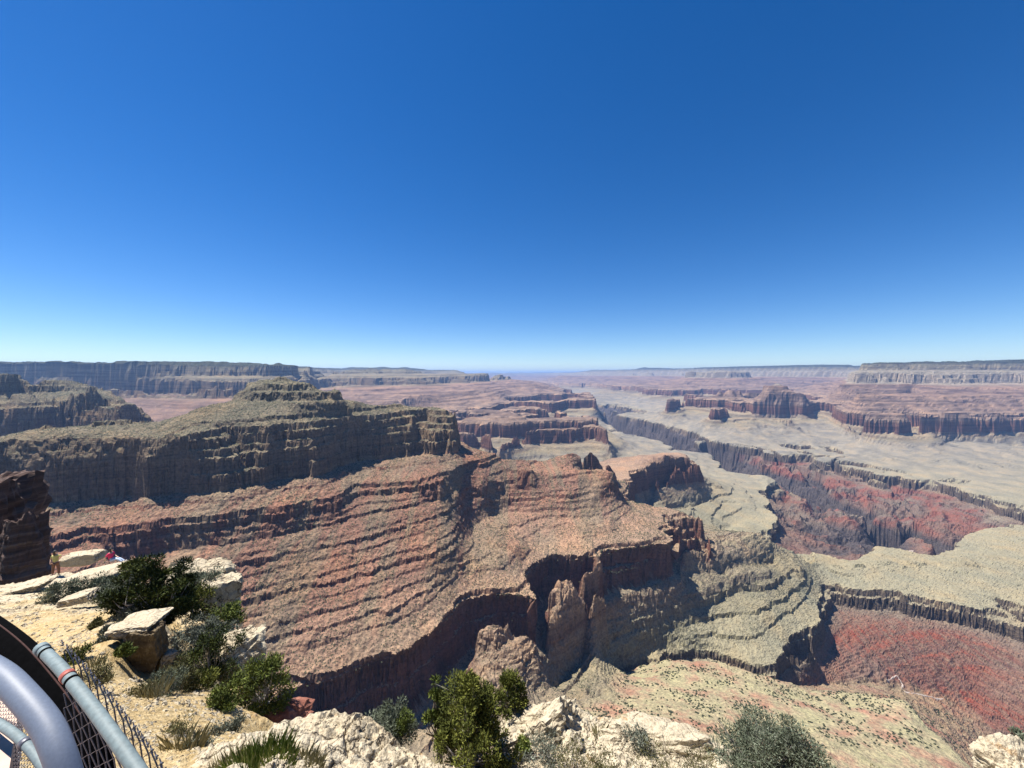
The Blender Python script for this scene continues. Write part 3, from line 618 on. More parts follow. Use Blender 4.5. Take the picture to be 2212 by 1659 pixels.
def scatter(n, umin, umax, y0, y1, seed):
    r = np.random.default_rng(seed); u = r.uniform(umin, umax, n); Y = np.sqrt(r.uniform(y0*y0, y1*y1, n)); x = u*Y
    z, s, m = canyon(x, Y); zx, _, _ = canyon(x+3, Y); zy, _, _ = canyon(x, Y+3)
    g = np.hypot(zx-z, zy-z)/3
    dn = perlin(x/55, Y/55, 201)*.7 + perlin(x/18, Y/18, 202)*.5 + perlin(x/240, Y/240, 203)*.5
    return x, Y, z, s, m, g, dn, r
x, Y, z, s, m_, g, dn, r = scatter(270000, -1.4, 1.0, 560, 2300, 5)
keep = (g < 1.05) & (s > -960) & (dn + r.uniform(-.5, .5, len(x)) + np.interp(s, [-960, -800, -640, -500, -380, -300, -100], [-.25, -.1, .2, .1, 0, .12, .2]) > .12) & (m_ > .35)
x, Y, z = x[keep][:82000], Y[keep][:82000], z[keep][:82000]
n = len(x); print('scrub', n)
ang = r.uniform(0, 6.28, n); rad = r.uniform(.9, 2.2, n)*np.interp(Y, [600, 2300], [.85, 1.35]); hgt = rad*r.uniform(.8, 1.3, n)
base = np.array([(math.cos(a), math.sin(a), -.25) for a in np.arange(4)*math.pi/2] + [(0, 0, 1.0)])
vx = base[:, 0][None]*np.cos(ang)[:, None]-base[:, 1][None]*np.sin(ang)[:, None]
vy = base[:, 0][None]*np.sin(ang)[:, None]+base[:, 1][None]*np.cos(ang)[:, None]
V = np.stack([x[:, None]+vx*rad[:, None], Y[:, None]+vy*rad[:, None], z[:, None]+base[:, 2][None]*hgt[:, None]], -1).reshape(-1, 3)
Fc = np.array([(0, 1, 4), (1, 2, 4), (2, 3, 4), (3, 0, 4)]); F = (np.arange(n)[:, None, None]*5 + Fc[None]).reshape(-1, 3)
sc_o = mesh_np('slope_scrub', V, F, M_SCRUB, True); vattr(sc_o, 'tint', np.repeat(r.uniform(0, 1, n), 5))
tag(sc_o, 'dark scrub dotted over the red and tan canyon slopes', kind='stuff')
# countable pinyon bushes on the yellow slope below the viewpoint
x, Y, z, s, m_, g, dn, r = scatter(16000, -.1, 1.25, 560, 1350, 9)
w_ = (m_ < .3) & (HOR - z/Y*FPX < 1720) & (z/Y*FPX+HOR > 0)
dn2 = perlin(x/70+3, Y/70, 301)*.9 + perlin(x/24, Y/24, 302)*.4
w_ &= (dn2 + r.uniform(-.35, .35, len(x)) > .12)
x, Y, z = x[w_], Y[w_], z[w_]
o_ = np.argsort(Y); x, Y, z = x[o_], Y[o_], z[o_]; n = len(x); print('slope bushes', n)
dv, df = dome(7); protos = []
for k in range(5):
    rr = np.random.default_rng(40+k); v = dv*rr.uniform(.78, 1.2, (len(dv), 1)); v[:, 2] += .1
    pm = mesh_np('slope_bush', v, df, M_SCRUB, False); vattr(pm, 'tint', rr.uniform(0, .8, len(v))); protos.append(pm)
for i in range(min(n, 300)):
    o = protos[i] if i < 5 else protos[i % 5].copy()
    if i >= 5: COL.objects.link(o)
    q = r.uniform(1.7, 3.4); o.location = (x[i], Y[i], z[i]); o.scale = (q, q*r.uniform(.85, 1.15), q*r.uniform(.7, 1.05)); o.rotation_euler = (0, 0, r.uniform(0, 6.28))
    tag(o, 'small dark round bush on the yellow slope below the rim', 'bush', 'bushes dotted over the yellow slope')
if n > 300:
    x, Y, z = x[300:], Y[300:], z[300:]; n = len(x)
    q = r.uniform(1.6, 3.3, n); ca = r.uniform(0, 6.28, n); dv4, df4 = dome(5); k = len(dv4)
    V = np.stack([x[:, None]+q[:, None]*(dv4[:, 0]*np.cos(ca)[:, None]-dv4[:, 1]*np.sin(ca)[:, None]), Y[:, None]+q[:, None]*(dv4[:, 0]*np.sin(ca)[:, None]+dv4[:, 1]*np.cos(ca)[:, None]), z[:, None]+q[:, None]*.85*dv4[:, 2]], -1).reshape(-1, 3)
    F = (np.arange(n)[:, None, None]*k+df4[None]).reshape(-1, 3)
    o = mesh_np('slope_scrub', V, F, M_SCRUB, False); vattr(o, 'tint', np.repeat(r.uniform(0, .8, n), k)); tag(o, 'more dark bushes scattered farther out on the yellow slope', kind='stuff')

# pale dry wash winding across the floor of the red basin
def ribbon(name, pts, width, mat, label):
    P_ = [np.array(((px-CXP)/FPX*Y, Y)) for px, Y in pts]; out = []
    for i in range(len(P_)-1):
        p0 = P_[max(i-1, 0)]; p1 = P_[i]; p2 = P_[i+1]; p3 = P_[min(i+2, len(P_)-1)]
        for k in range(14):
            t = k/14; out.append(.5*((2*p1)+(-p0+p2)*t+(2*p0-5*p1+4*p2-p3)*t*t+(-p0+3*p1-3*p2+p3)*t**3))
    out = np.array(out); d = np.gradient(out, axis=0); d /= np.linalg.norm(d, axis=1)[:, None]; nn = np.stack([-d[:, 1], d[:, 0]], 1)
    wv = width*(1+.5*np.sin(np.arange(len(out))*.7)+.3*np.sin(np.arange(len(out))*1.9))
    V = []
    for o_ in (-1, -.5, 0, .5, 1):
        q = out+nn*(wv*o_)[:, None]; z_, _, _ = canyon(q[:, 0], q[:, 1]); V.append(np.stack([q[:, 0], q[:, 1], z_+2.2-abs(o_)*2.6], 1))
    V = np.stack(V, 1).reshape(-1, 3)
    return tag(mesh_np(name, V, grid_faces(len(out), 5), mat, True), label, kind='structure')
M_WASH, _nd, _lk, _bs = mat_new('wash_gravel'); _g = _nd.new('ShaderNodeNewGeometry')
_lk.new(ramp(_nd, _lk, noise_t(_nd, _lk, _g.outputs['Position'], .12, 5), [(.3, (.30, .24, .20)), (.7, (.46, .40, .35))]), _bs.inputs['Base Color']); _bs.inputs['Roughness'].default_value = .95
ribbon('dry_wash', [(1915, 1450), (1935, 1475), (1950, 1450), (1946, 1425), (1990, 1418), (2040, 1416)], 1.9, M_WASH, 'pale dry wash on the floor of the red basin')
ribbon('dry_wash', [(1905, 2612), (1935, 2560), (1960, 2520), (1975, 2480)], 4, M_WASH, 'short pale dry wash beyond the green platform')
# ------------------------------------------------------------------ the rim in front of us
def P3(px, py, Y): return Vector(((px-CXP)/FPX*Y, Y, (HOR-py)/FPX*Y))
nc = []                                        # (u, Y, z, rockiness)
def G(pts, m=0.0): nc.append([((px-CXP)/FPX, Y, (HOR-py)/FPX*Y, m) for px, py, Y in pts])
def GZ(pts, m=0.5): nc.append([((px-CXP)/FPX, Y, z, m) for px, Y, z in pts])
# pale ledge where the two people are
G([(-250,1285,25),(-40,1262,25),(0,1262,25.5),(60,1248,27),(118,1243,28),(180,1228,29),(250,1215,29),(285,1214,29)], .8)
G([(-100,1320,20.5),(50,1297,21.5),(110,1275,23.5),(200,1262,24.5),(260,1262,24.5)], .7)
G([(-100,1390,15),(20,1380,16),(100,1350,17),(180,1340,17.5),(250,1340,16.5)], .25)
G([(240,1346,15.3),(262,1366,14.6),(300,1356,14.6),(343,1345,14.6)], .5)
G([(262,1310,18.5),(330,1330,17.6),(345,1338,15.5)], .4)
G([(-100,1470,10.5),(60,1440,12),(160,1430,12.3),(230,1400,13.4),(258,1385,13.9)], .1)
G([(285,1470,13.0),(308,1478,13.2),(345,1470,13.5),(390,1445,14)], .1)
GZ([(283,14.05,-10.75),(345,14.1,-10.85)], .2)
G([(360,1372,18),(400,1385,18),(450,1392,17.5),(500,1400,17)], .3)
G([(385,1240,23),(440,1245,22.5),(490,1300,21)], .8)
G([(420,1340,19.5),(490,1350,19)], .5)
G([(440,1500,12),(500,1478,13.4),(545,1480,13.4)], .2)
G([(200,1500,9.6),(300,1520,9.8),(400,1520,10.4),(500,1520,11.4),(560,1550,11.2),(620,1566,11.4)], .1)
G([(200,1580,7.2),(320,1590,7.6),(420,1590,8.2),(500,1585,8.6),(580,1580,9.2)], .1)
G([(250,1680,5.3),(360,1665,5.9),(420,1652,6.3)], .15)
# nearest ridge of broken limestone
G([(420,1652,6.2),(480,1628,6.35),(540,1604,6.5),(600,1580,6.7),(650,1560,6.9),(690,1543,7.0),(715,1548,7.1),(760,1556,7.1),(800,1562,7.1),(830,1568,7.1),(860,1590,6.9),(885,1620,6.8),(930,1640,6.7)], 1)
G([(480,1700,5.3),(600,1690,5.35),(700,1680,5.5),(800,1680,5.6),(900,1700,5.7)], .9)
G([(930,1640,6.7),(1000,1665,6.9),(1060,1650,7.4)], .6)
G([(1082,1560,8.1),(1100,1538,8.3),(1140,1529,8.5),(1200,1530,8.6),(1240,1534,8.6),(1300,1545,8.5),(1345,1556,8.3),(1400,1566,8.1),(1480,1586,8),(1550,1612,7.9)], 1)
G([(1060,1690,6.8),(1200,1670,7),(1300,1660,7.1),(1400,1660,7.1),(1550,1680,7)], .8)
G([(1550,1612,7.9),(1650,1670,7.2),(1800,1720,6.8),(2000,1740,6.2),(2110,1690,5.7),(2150,1640,5.5),(2220,1620,5.5),(2400,1600,5.5)], .8)
G([(-400,1560,7.0),(100,1560,7.4)], .1)
for Yq, zq in ((4.2,-4.9),(2.6,-4.6),(1.25,-4.6)): GZ([(-300,Yq,zq),(1100,Yq,zq),(2500,Yq,zq)], .4)
# the drop behind every edge
edge = [(-300,1285,25),(0,1262,26),(118,1243,29),(250,1215,30),(300,1214,30),(345,1225,28),(385,1240,24),(440,1245,24),(495,1300,22),(525,1370,19),(558,1440,15.5),(548,1475,14.5),(590,1500,13),(640,1560,12.3),(655,1560,8.2),(700,1545,8.2),(800,1562,8.2),(885,1620,7.8),(1000,1665,8.2),(1082,1560,9.4),(1140,1529,9.9),(1240,1534,9.9),(1400,1566,9.4),(1550,1612,9),(1650,1670,8.3),(2000,1740,7.2),(2110,1690,6.6),(2220,1620,6.5),(2450,1600,6.5)]
for k, dz in ((1.10, .35), (1.5, 1.25)):
    GZ([(px, Y*k, (HOR-py)/FPX*Y - dz*Y) for px, py, Y in edge], .9)
GZ([(-400,62,-118),(300,62,-116),(900,62,-126),(2800,62,-120)])

def generic_solve(cl, nu, nv, u0, u1, v0, v1, init):
    global cons, NU, NV, U0, U1, V0, V1
    old = (cons, NU, NV, U0, U1, V0, V1)
    cons, NU, NV, U0, U1, V0, V1 = cl, nu, nv, u0, u1, v0, v1
    f, g = solve()
    cons, NU, NV, U0, U1, V0, V1 = old
    return f, g
nu_, nv_, nu0, nu1, nv0, nv1 = 400, 420, -1.62, 1.62, math.log(1.2), math.log(62.0)
GF, GM = generic_solve(nc, nu_, nv_, nu0, nu1, nv0, nv1, 0)
def ground(x, Y, detail=True):
    x = np.asarray(x, float); Y = np.asarray(Y, float); u = x/Y
    a = np.clip((u-nu0)/(nu1-nu0)*(nu_-1), 0, nu_-1.001); b = np.clip((np.log(Y)-nv0)/(nv1-nv0)*(nv_-1), 0, nv_-1.001)
    i = a.astype(int); j = b.astype(int); fx = a-i; fy = b-j
    bl = lambda A: (A[j, i]*(1-fx)+A[j, i+1]*fx)*(1-fy)+(A[j+1, i]*(1-fx)+A[j+1, i+1]*fx)*fy
    z = bl(GF); m = np.clip(bl(GM), 0, 1)
    if not detail: return z, m
    n = perlin(x/3.1, Y/3.1, 400)*.14 + perlin(x/1.3, Y/1.3, 401)*.09
    rk = (np.abs(perlin(x/.62, Y/.62, 402))*.16 + np.abs(perlin(x/.27+3, Y/.27, 403))*.10 + np.abs(perlin(x/.12, Y/.12, 404))*.055)
    rk -= .12*sstep(.30, .05, np.abs(perlin(x/.9+9, Y/.9, 405))*2.2+.1)*sstep(0, .3, perlin(x/1.7, Y/1.7, 406))
    st = perlin(x/.16, Y/.16, 407)*.022 + perlin(x/.07, Y/.07, 408)*.014
    lodf = sstep(.004, .012, .12/Y)
    z = z + n*np.clip(Y/9, .3, 1.3)*(.5+.5*m) + rk*m + st*(.4+.6*lodf)
    # flat bedding steps on the far ledge
    zz = (z+.02*x)/.42; fr = zz-np.floor(zz); q = (np.floor(zz)+sstep(.72, .98, fr))*.42-.02*x
    z = z + (q-z)*sstep(.35, .75, m)*sstep(17, 20, Y)*sstep(40, 32, Y)*.75
    return z, m
ny = [1.22]
while ny[-1] < 61: ny.append(ny[-1]*(1+np.interp(ny[-1], [1.2, 4.8, 5.2, 16, 31, 40], [.03, .02, .0062, .0062, .008, .03])))
gu2, gy2 = np.meshgrid(np.linspace(-1.6, 1.6, 720), np.array(ny)); gx2 = gu2*gy2
z2, m2 = ground(gx2, gy2)
print('near grid', gx2.shape, gx2.size*2)
def make_rim_mat(name='rim_limestone', pale=0.0):
    m, nd, lk, bs = mat_new(name)
    geo = nd.new('ShaderNodeNewGeometry'); pos = geo.outputs['Position']
    at = nd.new('ShaderNodeAttribute'); at.attribute_name = 'rocky'; rk = at.outputs['Fac'] if not pale else None
    nA = noise_t(nd, lk, pos, .55, 6, .62); nB = noise_t(nd, lk, pos, 4.0, 6, .65); nC = noise_t(nd, lk, pos, 17, 5, .6)
    rock = ramp(nd, lk, nA, [(.35, (.62, .53, .38)), (.5, (.70, .62, .47)), (.65, (.64, .55, .40))])
    soil = ramp(nd, lk, nB, [(.32, (.44, .32, .15)), (.5, (.60, .455, .24)), (.66, (.70, .57, .34))])
    if pale: col = rock
    else:
        f = mmath(nd, lk, 'ADD', rk, mmath(nd, lk, 'MULTIPLY', mmath(nd, lk, 'SUBTRACT', nA, .5), 1.6))
        col = mix(nd, lk, maprange(nd, lk, f, .35, .75), soil, rock)
    # cracks and pits are darker and browner
    col = mix(nd, lk, .9, col, mix(nd, lk, 1.0, col, ramp(nd, lk, nC, [(.30, (.48, .42, .36)), (.44, (.92, .90, .86)), (.6, (1.06, 1.05, 1.02))]), 'MULTIPLY'))
    wv = nd.new('ShaderNodeVectorMath'); wv.operation = 'ADD'; lk.new(pos, wv.inputs[0])
    wn = nd.new('ShaderNodeTexNoise'); wn.inputs['Scale'].default_value = 2.2; wn.inputs['Detail'].default_value = 4; lk.new(pos, wn.inputs['Vector']); lk.new(vmul(nd, lk, wn.outputs['Color'], (.9, .9, .9)), wv.inputs[1])
    vo = nd.new('ShaderNodeTexVoronoi'); vo.feature = 'DISTANCE_TO_EDGE'; vo.inputs['Scale'].default_value = 1.5; lk.new(wv.outputs[0], vo.inputs['Vector'])
    crk = ramp(nd, lk, vo.outputs['Distance'], [(0.0, 1.0), (.035, .15), (.07, 0.0)])
    crk = mmath(nd, lk, 'MULTIPLY', crk, ramp(nd, lk, nA, [(.42, 1.0), (.58, .2)]))
    if not pale: crk = mmath(nd, lk, 'MULTIPLY', crk, maprange(nd, lk, rk, .3, .7))
    col = mix(nd, lk, mmath(nd, lk, 'MULTIPLY', crk, .8), col, (.13, .09, .06))
    # orange and grey lichen
    lic = ramp(nd, lk, noise_t(nd, lk, pos, 2.3, 5, .7), [(.63, 0.0), (.68, 1.0)])
    col = mix(nd, lk, mmath(nd, lk, 'MULTIPLY', lic, .55), col, (.50, .27, .09))
    lic2 = ramp(nd, lk, noise_t(nd, lk, vmul(nd, lk, pos, (1.3, 1.1, 1.2)), 3.1, 6, .75), [(.60, 0.0), (.66, 1.0)])
    col = mix(nd, lk, mmath(nd, lk, 'MULTIPLY', lic2, .45), col, (.30, .28, .24))
    col = mix(nd, lk, 1.0, col, (.66, .655, .65), 'MULTIPLY')
    lk.new(col, bs.inputs['Base Color']); bs.inputs['Roughness'].default_value = .93; bs.inputs['Specular IOR Level'].default_value = .15
    nb = bump(nd, lk, mmath(nd, lk, 'SUBTRACT', nB, mmath(nd, lk, 'MULTIPLY', crk, .9)), .75, .12); nb = bump(nd, lk, nC, .7, .035, nb); lk.new(nb, bs.inputs['Normal'])
    return m
M_RIM = make_rim_mat(); M_ROCK = make_rim_mat('pale_rock', 1.0)
rim = mesh_np('rim_ground', np.stack([gx2, gy2, z2], -1).reshape(-1, 3), grid_faces(len(ny), 720), M_RIM); vattr(rim, 'rocky', m2)
tag(rim, 'pale yellow limestone rim ground with gravelly soil', kind='structure')
# ------------------------------------------------------------------ rocks
def icosphere(sub):
    bm = bmesh.new(); bmesh.ops.create_icosphere(bm, subdivisions=sub, radius=1.0)
    v = np.array([p.co[:] for p in bm.verts]); f = np.array([[q.index for q in p.verts] for p in bm.faces]); bm.free(); return v, f
ICO = {s: icosphere(s) for s in (2, 3, 4, 5)}
def noise3(v, sc_, seed):
    return perlin(v[:, 0]*sc_+v[:, 2]*sc_*.7+seed, v[:, 1]*sc_-v[:, 2]*sc_*.8-seed, seed) + .5*perlin(v[:, 0]*sc_*2-v[:, 2]*sc_*1.7, v[:, 1]*sc_*2+v[:, 2]*sc_*1.1, seed+1)
def rock_mesh(name, seed, dims, sub=4, ncut=9, box=.0, rough=.06, beds=0.0, mat=None, smooth=False):
    r = np.random.default_rng(seed); v, f = ICO[sub]
    nrm = r.normal(size=(ncut, 3)); nrm /= np.linalg.norm(nrm, axis=1)[:, None]; d = r.uniform(.62, .95, ncut)
    if box > 0:
        bn = np.array([(1, 0, 0), (-1, 0, 0), (0, 1, 0), (0, -1, 0), (0, 0, 1), (0, 0, -1.0)]) + r.normal(size=(6, 3))*.06
        bn /= np.linalg.norm(bn, axis=1)[:, None]; nrm = np.concatenate([nrm, bn]); d = np.concatenate([d*1.25, np.full(6, box)])
    dot = v@nrm.T; rad = np.where(dot > .05, d[None]/np.maximum(dot, .05), 9).min(1); rad = np.minimum(rad, 1.35)
    v = v*rad[:, None]
    v = v*(1+rough*(noise3(v, 2.2, seed)+.6*noise3(v, 6, seed+5)+.35*noise3(v, 14, seed+9)))[:, None]
    v = v*np.array(dims)[None]
    if beds:
        k = v[:, 2]/beds; off = (hash2(np.floor(k+.3*noise3(v, .8/max(dims), seed)).astype(np.int64), np.zeros(len(v), np.int64), seed)/4294967296.0-.5)
        q = 1+.16*off; v[:, 0] *= q; v[:, 1] *= q
    o = mesh_np(name, v, f, mat or M_ROCK, smooth)
    return o
def place(o, p, rz=0, tilt=(0, 0)): o.location = p; o.rotation_euler = (tilt[0], tilt[1], rz); return o
def gz(x, Y): z, m = ground(np.array([x]), np.array([Y])); return float(z[0])
def onground(px, Y, dz=0.0):
    x = (px-CXP)/FPX*Y; return Vector((x, Y, gz(x, Y)+dz))

tag(place(rock_mesh('boulder', 21, (1.75, .75, .52), 4, 5, .82, .035), P3(177, 1206, 31.2), .12, (0, -.06)), 'long flat-topped tan boulder between the standing and the sitting person', 'boulder')
tag(place(rock_mesh('rock_outcrop', 22, (1.9, 1.4, 1.5), 5, 9, .8, .09, .35), P3(430, 1268, 22.0), .3), 'pale blocky outcrop with a shaded side behind the dark juniper', 'rock')
tag(place(rock_mesh('rock_outcrop', 23, (1.0, .8, 1.3), 4, 8, .8, .10, .3), P3(480, 1292, 20.5), .8), 'dark-sided pale crag at the rim edge under the outcrop behind the juniper', 'rock')
tag(place(rock_mesh('rock_outcrop', 24, (.86, .8, .95), 5, 10, .85, .11), P3(522, 1422, 15.2), .5), 'rough cream rock standing above the bright green pinyon', 'rock')
tag(place(rock_mesh('rock_outcrop', 29, (.55, .5, .75), 4, 10, .85, .10), P3(470, 1370, 17.6), 1.2), 'jagged cream rock among the bushes left of the rim edge', 'rock')
SHADE_BROWN, _nd, _lk, _bs = mat_new('shade_brown_rock')  # rock brown darkened to paint in the shade under the overhanging slab
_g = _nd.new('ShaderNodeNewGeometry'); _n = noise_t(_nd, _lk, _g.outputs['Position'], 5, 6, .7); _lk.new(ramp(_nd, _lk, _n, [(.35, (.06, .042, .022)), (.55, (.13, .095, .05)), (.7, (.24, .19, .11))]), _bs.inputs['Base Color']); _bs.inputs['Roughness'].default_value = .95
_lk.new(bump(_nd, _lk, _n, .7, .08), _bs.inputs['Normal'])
# broken shelf with a dark hollow face below it
tag(place(rock_mesh('rock_slab', 25, (.80, .60, .16), 5, 6, .86, .08, .1), P3(303, 1344, 14.15), .12, (.02, -.08)), 'flat cream slab overhanging the dark triangular hollow', 'rock slab')
tag(place(rock_mesh('rock_wedge', 26, (.56, .34, .92), 5, 7, .86, .08, .3, SHADE_BROWN), P3(318, 1398, 13.95), .12, (.14, .08)), 'rock face with shade painted in as dark brown, tapering down under the cream slab', 'rock')
tag(place(rock_mesh('rock_slab', 27, (.36, .30, .26), 3, 5, .84, .05), P3(258, 1362, 14.2), .5), 'squarish cream block at the left end of the overhanging slab', 'rock')
tag(place(rock_mesh('rock_slab', 28, (.14, .12, .13), 3, 5, .84, .05), P3(279, 1376, 14.0), .2), 'small cube of rock wedged under the overhanging slab', 'rock')
tag(place(rock_mesh('rock_slab', 30, (1.3, .8, .24), 5, 7, .84, .09, .12), P3(60, 1268, 23.9), .25, (.03, -.20)), 'tilted pale slab at the left end of the ledge', 'rock slab')
tag(place(rock_mesh('rock_slab', 31, (.72, .5, .22), 5, 8, .84, .10, .1), P3(170, 1290, 20.3), .3, (.05, -.15)), 'bright white slab in front of the grey-green bushes on the ledge', 'rock slab')
tag(place(rock_mesh('rock_slab', 32, (.6, .4, .16), 4, 8, .84, .09, .1), P3(268, 1310, 18.3), .3, (.05, -.1)), 'low cream slab left of the foot of the dark juniper', 'rock slab')
tag(place(rock_mesh('rock_slab', 33, (2.0, 1.2, .22), 5, 7, .84, .07, .12), P3(212, 1238, 26.8), .2, (.02, -.16)), 'broad white slab below the seated person', 'rock slab')
tag(place(rock_mesh('boulder', 34, (.30, .26, .42), 3, 9, .9, .06), P3(361, 1392, 15.0), .2), 'upright pale stone right of the dark hollow, upper of two', 'rock')
tag(place(rock_mesh('boulder', 35, (.26, .24, .30), 3, 9, .9, .06), P3(364, 1425, 14.2), .9), 'pale stone right of the dark hollow, lower of two', 'rock')
# big pitted boulder, bottom middle, and white rock bottom right
tag(place(rock_mesh('boulder', 41, (.90, .60, .50), 5, 14, 0, .17), P3(1172, 1580, 7.9), .1, (0, .05)), 'rounded cream boulder with dark pits behind the middle juniper', 'boulder')
tag(place(rock_mesh('boulder', 42, (.30, .28, .22), 4, 12, 0, .15), P3(1232, 1612, 7.5), .6), 'dark-pitted lump at the right end of the rounded boulder', 'rock')
tag(place(rock_mesh('boulder', 43, (.33, .28, .30), 5, 12, 0, .13), P3(2192, 1668, 5.2), .6, (0, -.5)), 'white boulder with a dark crack at the right edge of the picture', 'boulder')
tag(place(rock_mesh('boulder', 44, (1.25, .5, .28), 5, 14, 0, .12), P3(1430, 1602, 7.7), .05, (0, .14)), 'long low cream rock ridge left of the large grey-green bush', 'rock')
# red rock just below the rim
def make_red():
    m, nd, lk, bs = mat_new('red_rock'); geo = nd.new('ShaderNodeNewGeometry')
    n = noise_t(nd, lk, geo.outputs['Position'], 2.5, 7, .7)
    col = ramp(nd, lk, n, [(.35, (.13, .045, .03)), (.55, (.26, .10, .065)), (.7, (.36, .19, .13))]); lk.new(col, bs.inputs['Base Color']); bs.inputs['Roughness'].default_value = .95
    lk.new(bump(nd, lk, n, .8, .15), bs.inputs['Normal']); return m
M_RED = make_red()
tag(place(rock_mesh('boulder', 45, (.95, .5, .30), 4, 12, 0, .14, mat=M_RED), P3(610, 1556, 12.4), .1), 'red-brown rock between the bright pinyon and the cream ridge', 'boulder')
# dark cliff at the left edge
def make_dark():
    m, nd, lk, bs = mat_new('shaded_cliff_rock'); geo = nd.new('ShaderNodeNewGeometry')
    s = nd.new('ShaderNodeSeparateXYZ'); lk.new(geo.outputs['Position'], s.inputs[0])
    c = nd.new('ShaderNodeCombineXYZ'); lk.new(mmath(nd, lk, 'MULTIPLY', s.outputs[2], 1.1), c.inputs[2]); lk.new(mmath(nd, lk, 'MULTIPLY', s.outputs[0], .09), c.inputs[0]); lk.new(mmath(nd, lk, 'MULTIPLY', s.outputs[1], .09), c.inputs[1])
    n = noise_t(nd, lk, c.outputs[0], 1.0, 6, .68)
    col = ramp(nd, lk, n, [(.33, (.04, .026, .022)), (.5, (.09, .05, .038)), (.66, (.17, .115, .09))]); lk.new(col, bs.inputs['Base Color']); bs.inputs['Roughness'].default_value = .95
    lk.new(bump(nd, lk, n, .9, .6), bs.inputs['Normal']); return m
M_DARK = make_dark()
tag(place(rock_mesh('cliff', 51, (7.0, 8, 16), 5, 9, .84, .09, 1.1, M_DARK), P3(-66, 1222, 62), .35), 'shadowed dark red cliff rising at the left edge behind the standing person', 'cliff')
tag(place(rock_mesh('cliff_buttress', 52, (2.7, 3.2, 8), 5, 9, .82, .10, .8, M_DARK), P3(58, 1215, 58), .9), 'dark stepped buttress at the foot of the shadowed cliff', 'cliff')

# loose stones, too many to count
def stones(n, u0_, u1_, ya, yb, seed, smin, smax, mm=None, name='gravel', label=None, mat=None):
    r = np.random.default_rng(seed); u = r.uniform(u0_, u1_, n); Y = np.exp(r.uniform(math.log(ya), math.log(yb), n)); x = u*Y
    z, m = ground(x, Y); k = (z/Y > -1.03)
    zx, _ = ground(x+.15, Y); zy, _ = ground(x, Y+.15); k &= np.hypot(zx-z, zy-z)/.15 < 1.1
    k &= perlin(x/1.4, Y/1.4, seed+1)+r.uniform(-.5, .5, n) > -.1
    if mm: k &= (m > mm[0]) & (m < mm[1])
    x, Y, z = x[k], Y[k], z[k]; n = len(x)
    bv = np.array([(1, 0, 0), (0, 1, 0), (-1, 0, 0), (0, -1, 0), (.3, .2, 1), (-.3, -.3, .8)]); bf = np.array([(0, 1, 4), (1, 5, 4), (1, 2, 5), (2, 3, 5), (3, 0, 4), (3, 4, 5)])
    s = (smin+(smax-smin)*r.uniform(0, 1, n)**3)*np.clip(Y/8, .7, 1.6); v = bv[None]*r.uniform(.6, 1.3, (n, 6, 3))*s[:, None, None]*np.array([1, 1, .65])
    ca = r.uniform(0, 6.28, n)[:, None]; vx = v[:, :, 0]*np.cos(ca)-v[:, :, 1]*np.sin(ca); vy = v[:, :, 0]*np.sin(ca)+v[:, :, 1]*np.cos(ca)
    V = np.stack([x[:, None]+vx, Y[:, None]+vy, z[:, None]+v[:, :, 2]-.1*s[:, None]], -1).reshape(-1, 3)
    o = mesh_np(name, V, (np.arange(n)[:, None, None]*6+bf[None]).reshape(-1, 3), mat or M_ROCK, False)
    tag(o, label, kind='stuff'); return o
stones(26000, -1.33, .45, 5.0, 24, 70, .015, .085, label='pale limestone chips scattered over the yellow rim soil')

# ------------------------------------------------------------------ plants
BARK, _nd, _lk, _bs = mat_new('juniper_bark')
_g = _nd.new('ShaderNodeNewGeometry'); _lk.new(ramp(_nd, _lk, noise_t(_nd, _lk, _g.outputs['Position'], 14, 4), [(.35, (.10, .075, .055)), (.65, (.27, .23, .19))]), _bs.inputs['Base Color']); _bs.inputs['Roughness'].default_value = .95
DEAD, _nd, _lk, _bs = mat_new('dead_wood')
_g = _nd.new('ShaderNodeNewGeometry'); _lk.new(ramp(_nd, _lk, noise_t(_nd, _lk, _g.outputs['Position'], 20, 3), [(.35, (.24, .22, .20)), (.65, (.48, .45, .42))]), _bs.inputs['Base Color']); _bs.inputs['Roughness'].default_value = .9
LEAF = {
    'juniper': make_leaf_mat('juniper_leaf', (.022, .030, .007), (.085, .095, .016), (.18, .185, .036)),
    'dark': make_leaf_mat('dark_juniper_leaf', (.008, .014, .004), (.034, .048, .009), (.09, .105, .02)),
    'pinyon': make_leaf_mat('pinyon_leaf', (.030, .044, .010), (.10, .125, .024), (.21, .23, .05)),
    'sage': make_leaf_mat('sage_leaf', (.045, .052, .042), (.125, .140, .108), (.215, .23, .185)),
    'grey': make_leaf_mat('grey_bush_leaf', (.040, .052, .034), (.12, .14, .095), (.22, .24, .185)),
    'olive': make_leaf_mat('olive_leaf', (.035, .036, .012), (.095, .090, .035), (.165, .15, .07)),
    'grass': make_leaf_mat('grass_blade', (.06, .10, .015), (.17, .22, .04), (.36, .34, .13)),
    'straw': make_leaf_mat('dry_grass_blade', (.13, .12, .06), (.28, .25, .13), (.40, .36, .21)),
}
def tubes(segs, nside=4):
    """segs: list of (p0, p1, r0, r1)"""
    V = []; F = []
    for p0, p1, r0, r1 in segs:
        d = np.array(p1)-np.array(p0); L = np.linalg.norm(d)+1e-9; d = d/L
        a = np.cross(d, (0, 0, 1.0) if abs(d[2]) < .9 else (1.0, 0, 0)); a /= np.linalg.norm(a); b = np.cross(d, a); k = len(V)
        for p, r_ in ((p0, r0), (p1, r1)):
            for q in range(nside):
                t = q*2*math.pi/nside; V.append(np.array(p)+(a*math.cos(t)+b*math.sin(t))*r_)
        for q in range(nside):
            w_ = (q+1) % nside; F.append((k+q, k+w_, k+nside+w_, k+nside+q))
    return np.array(V), np.array(F)
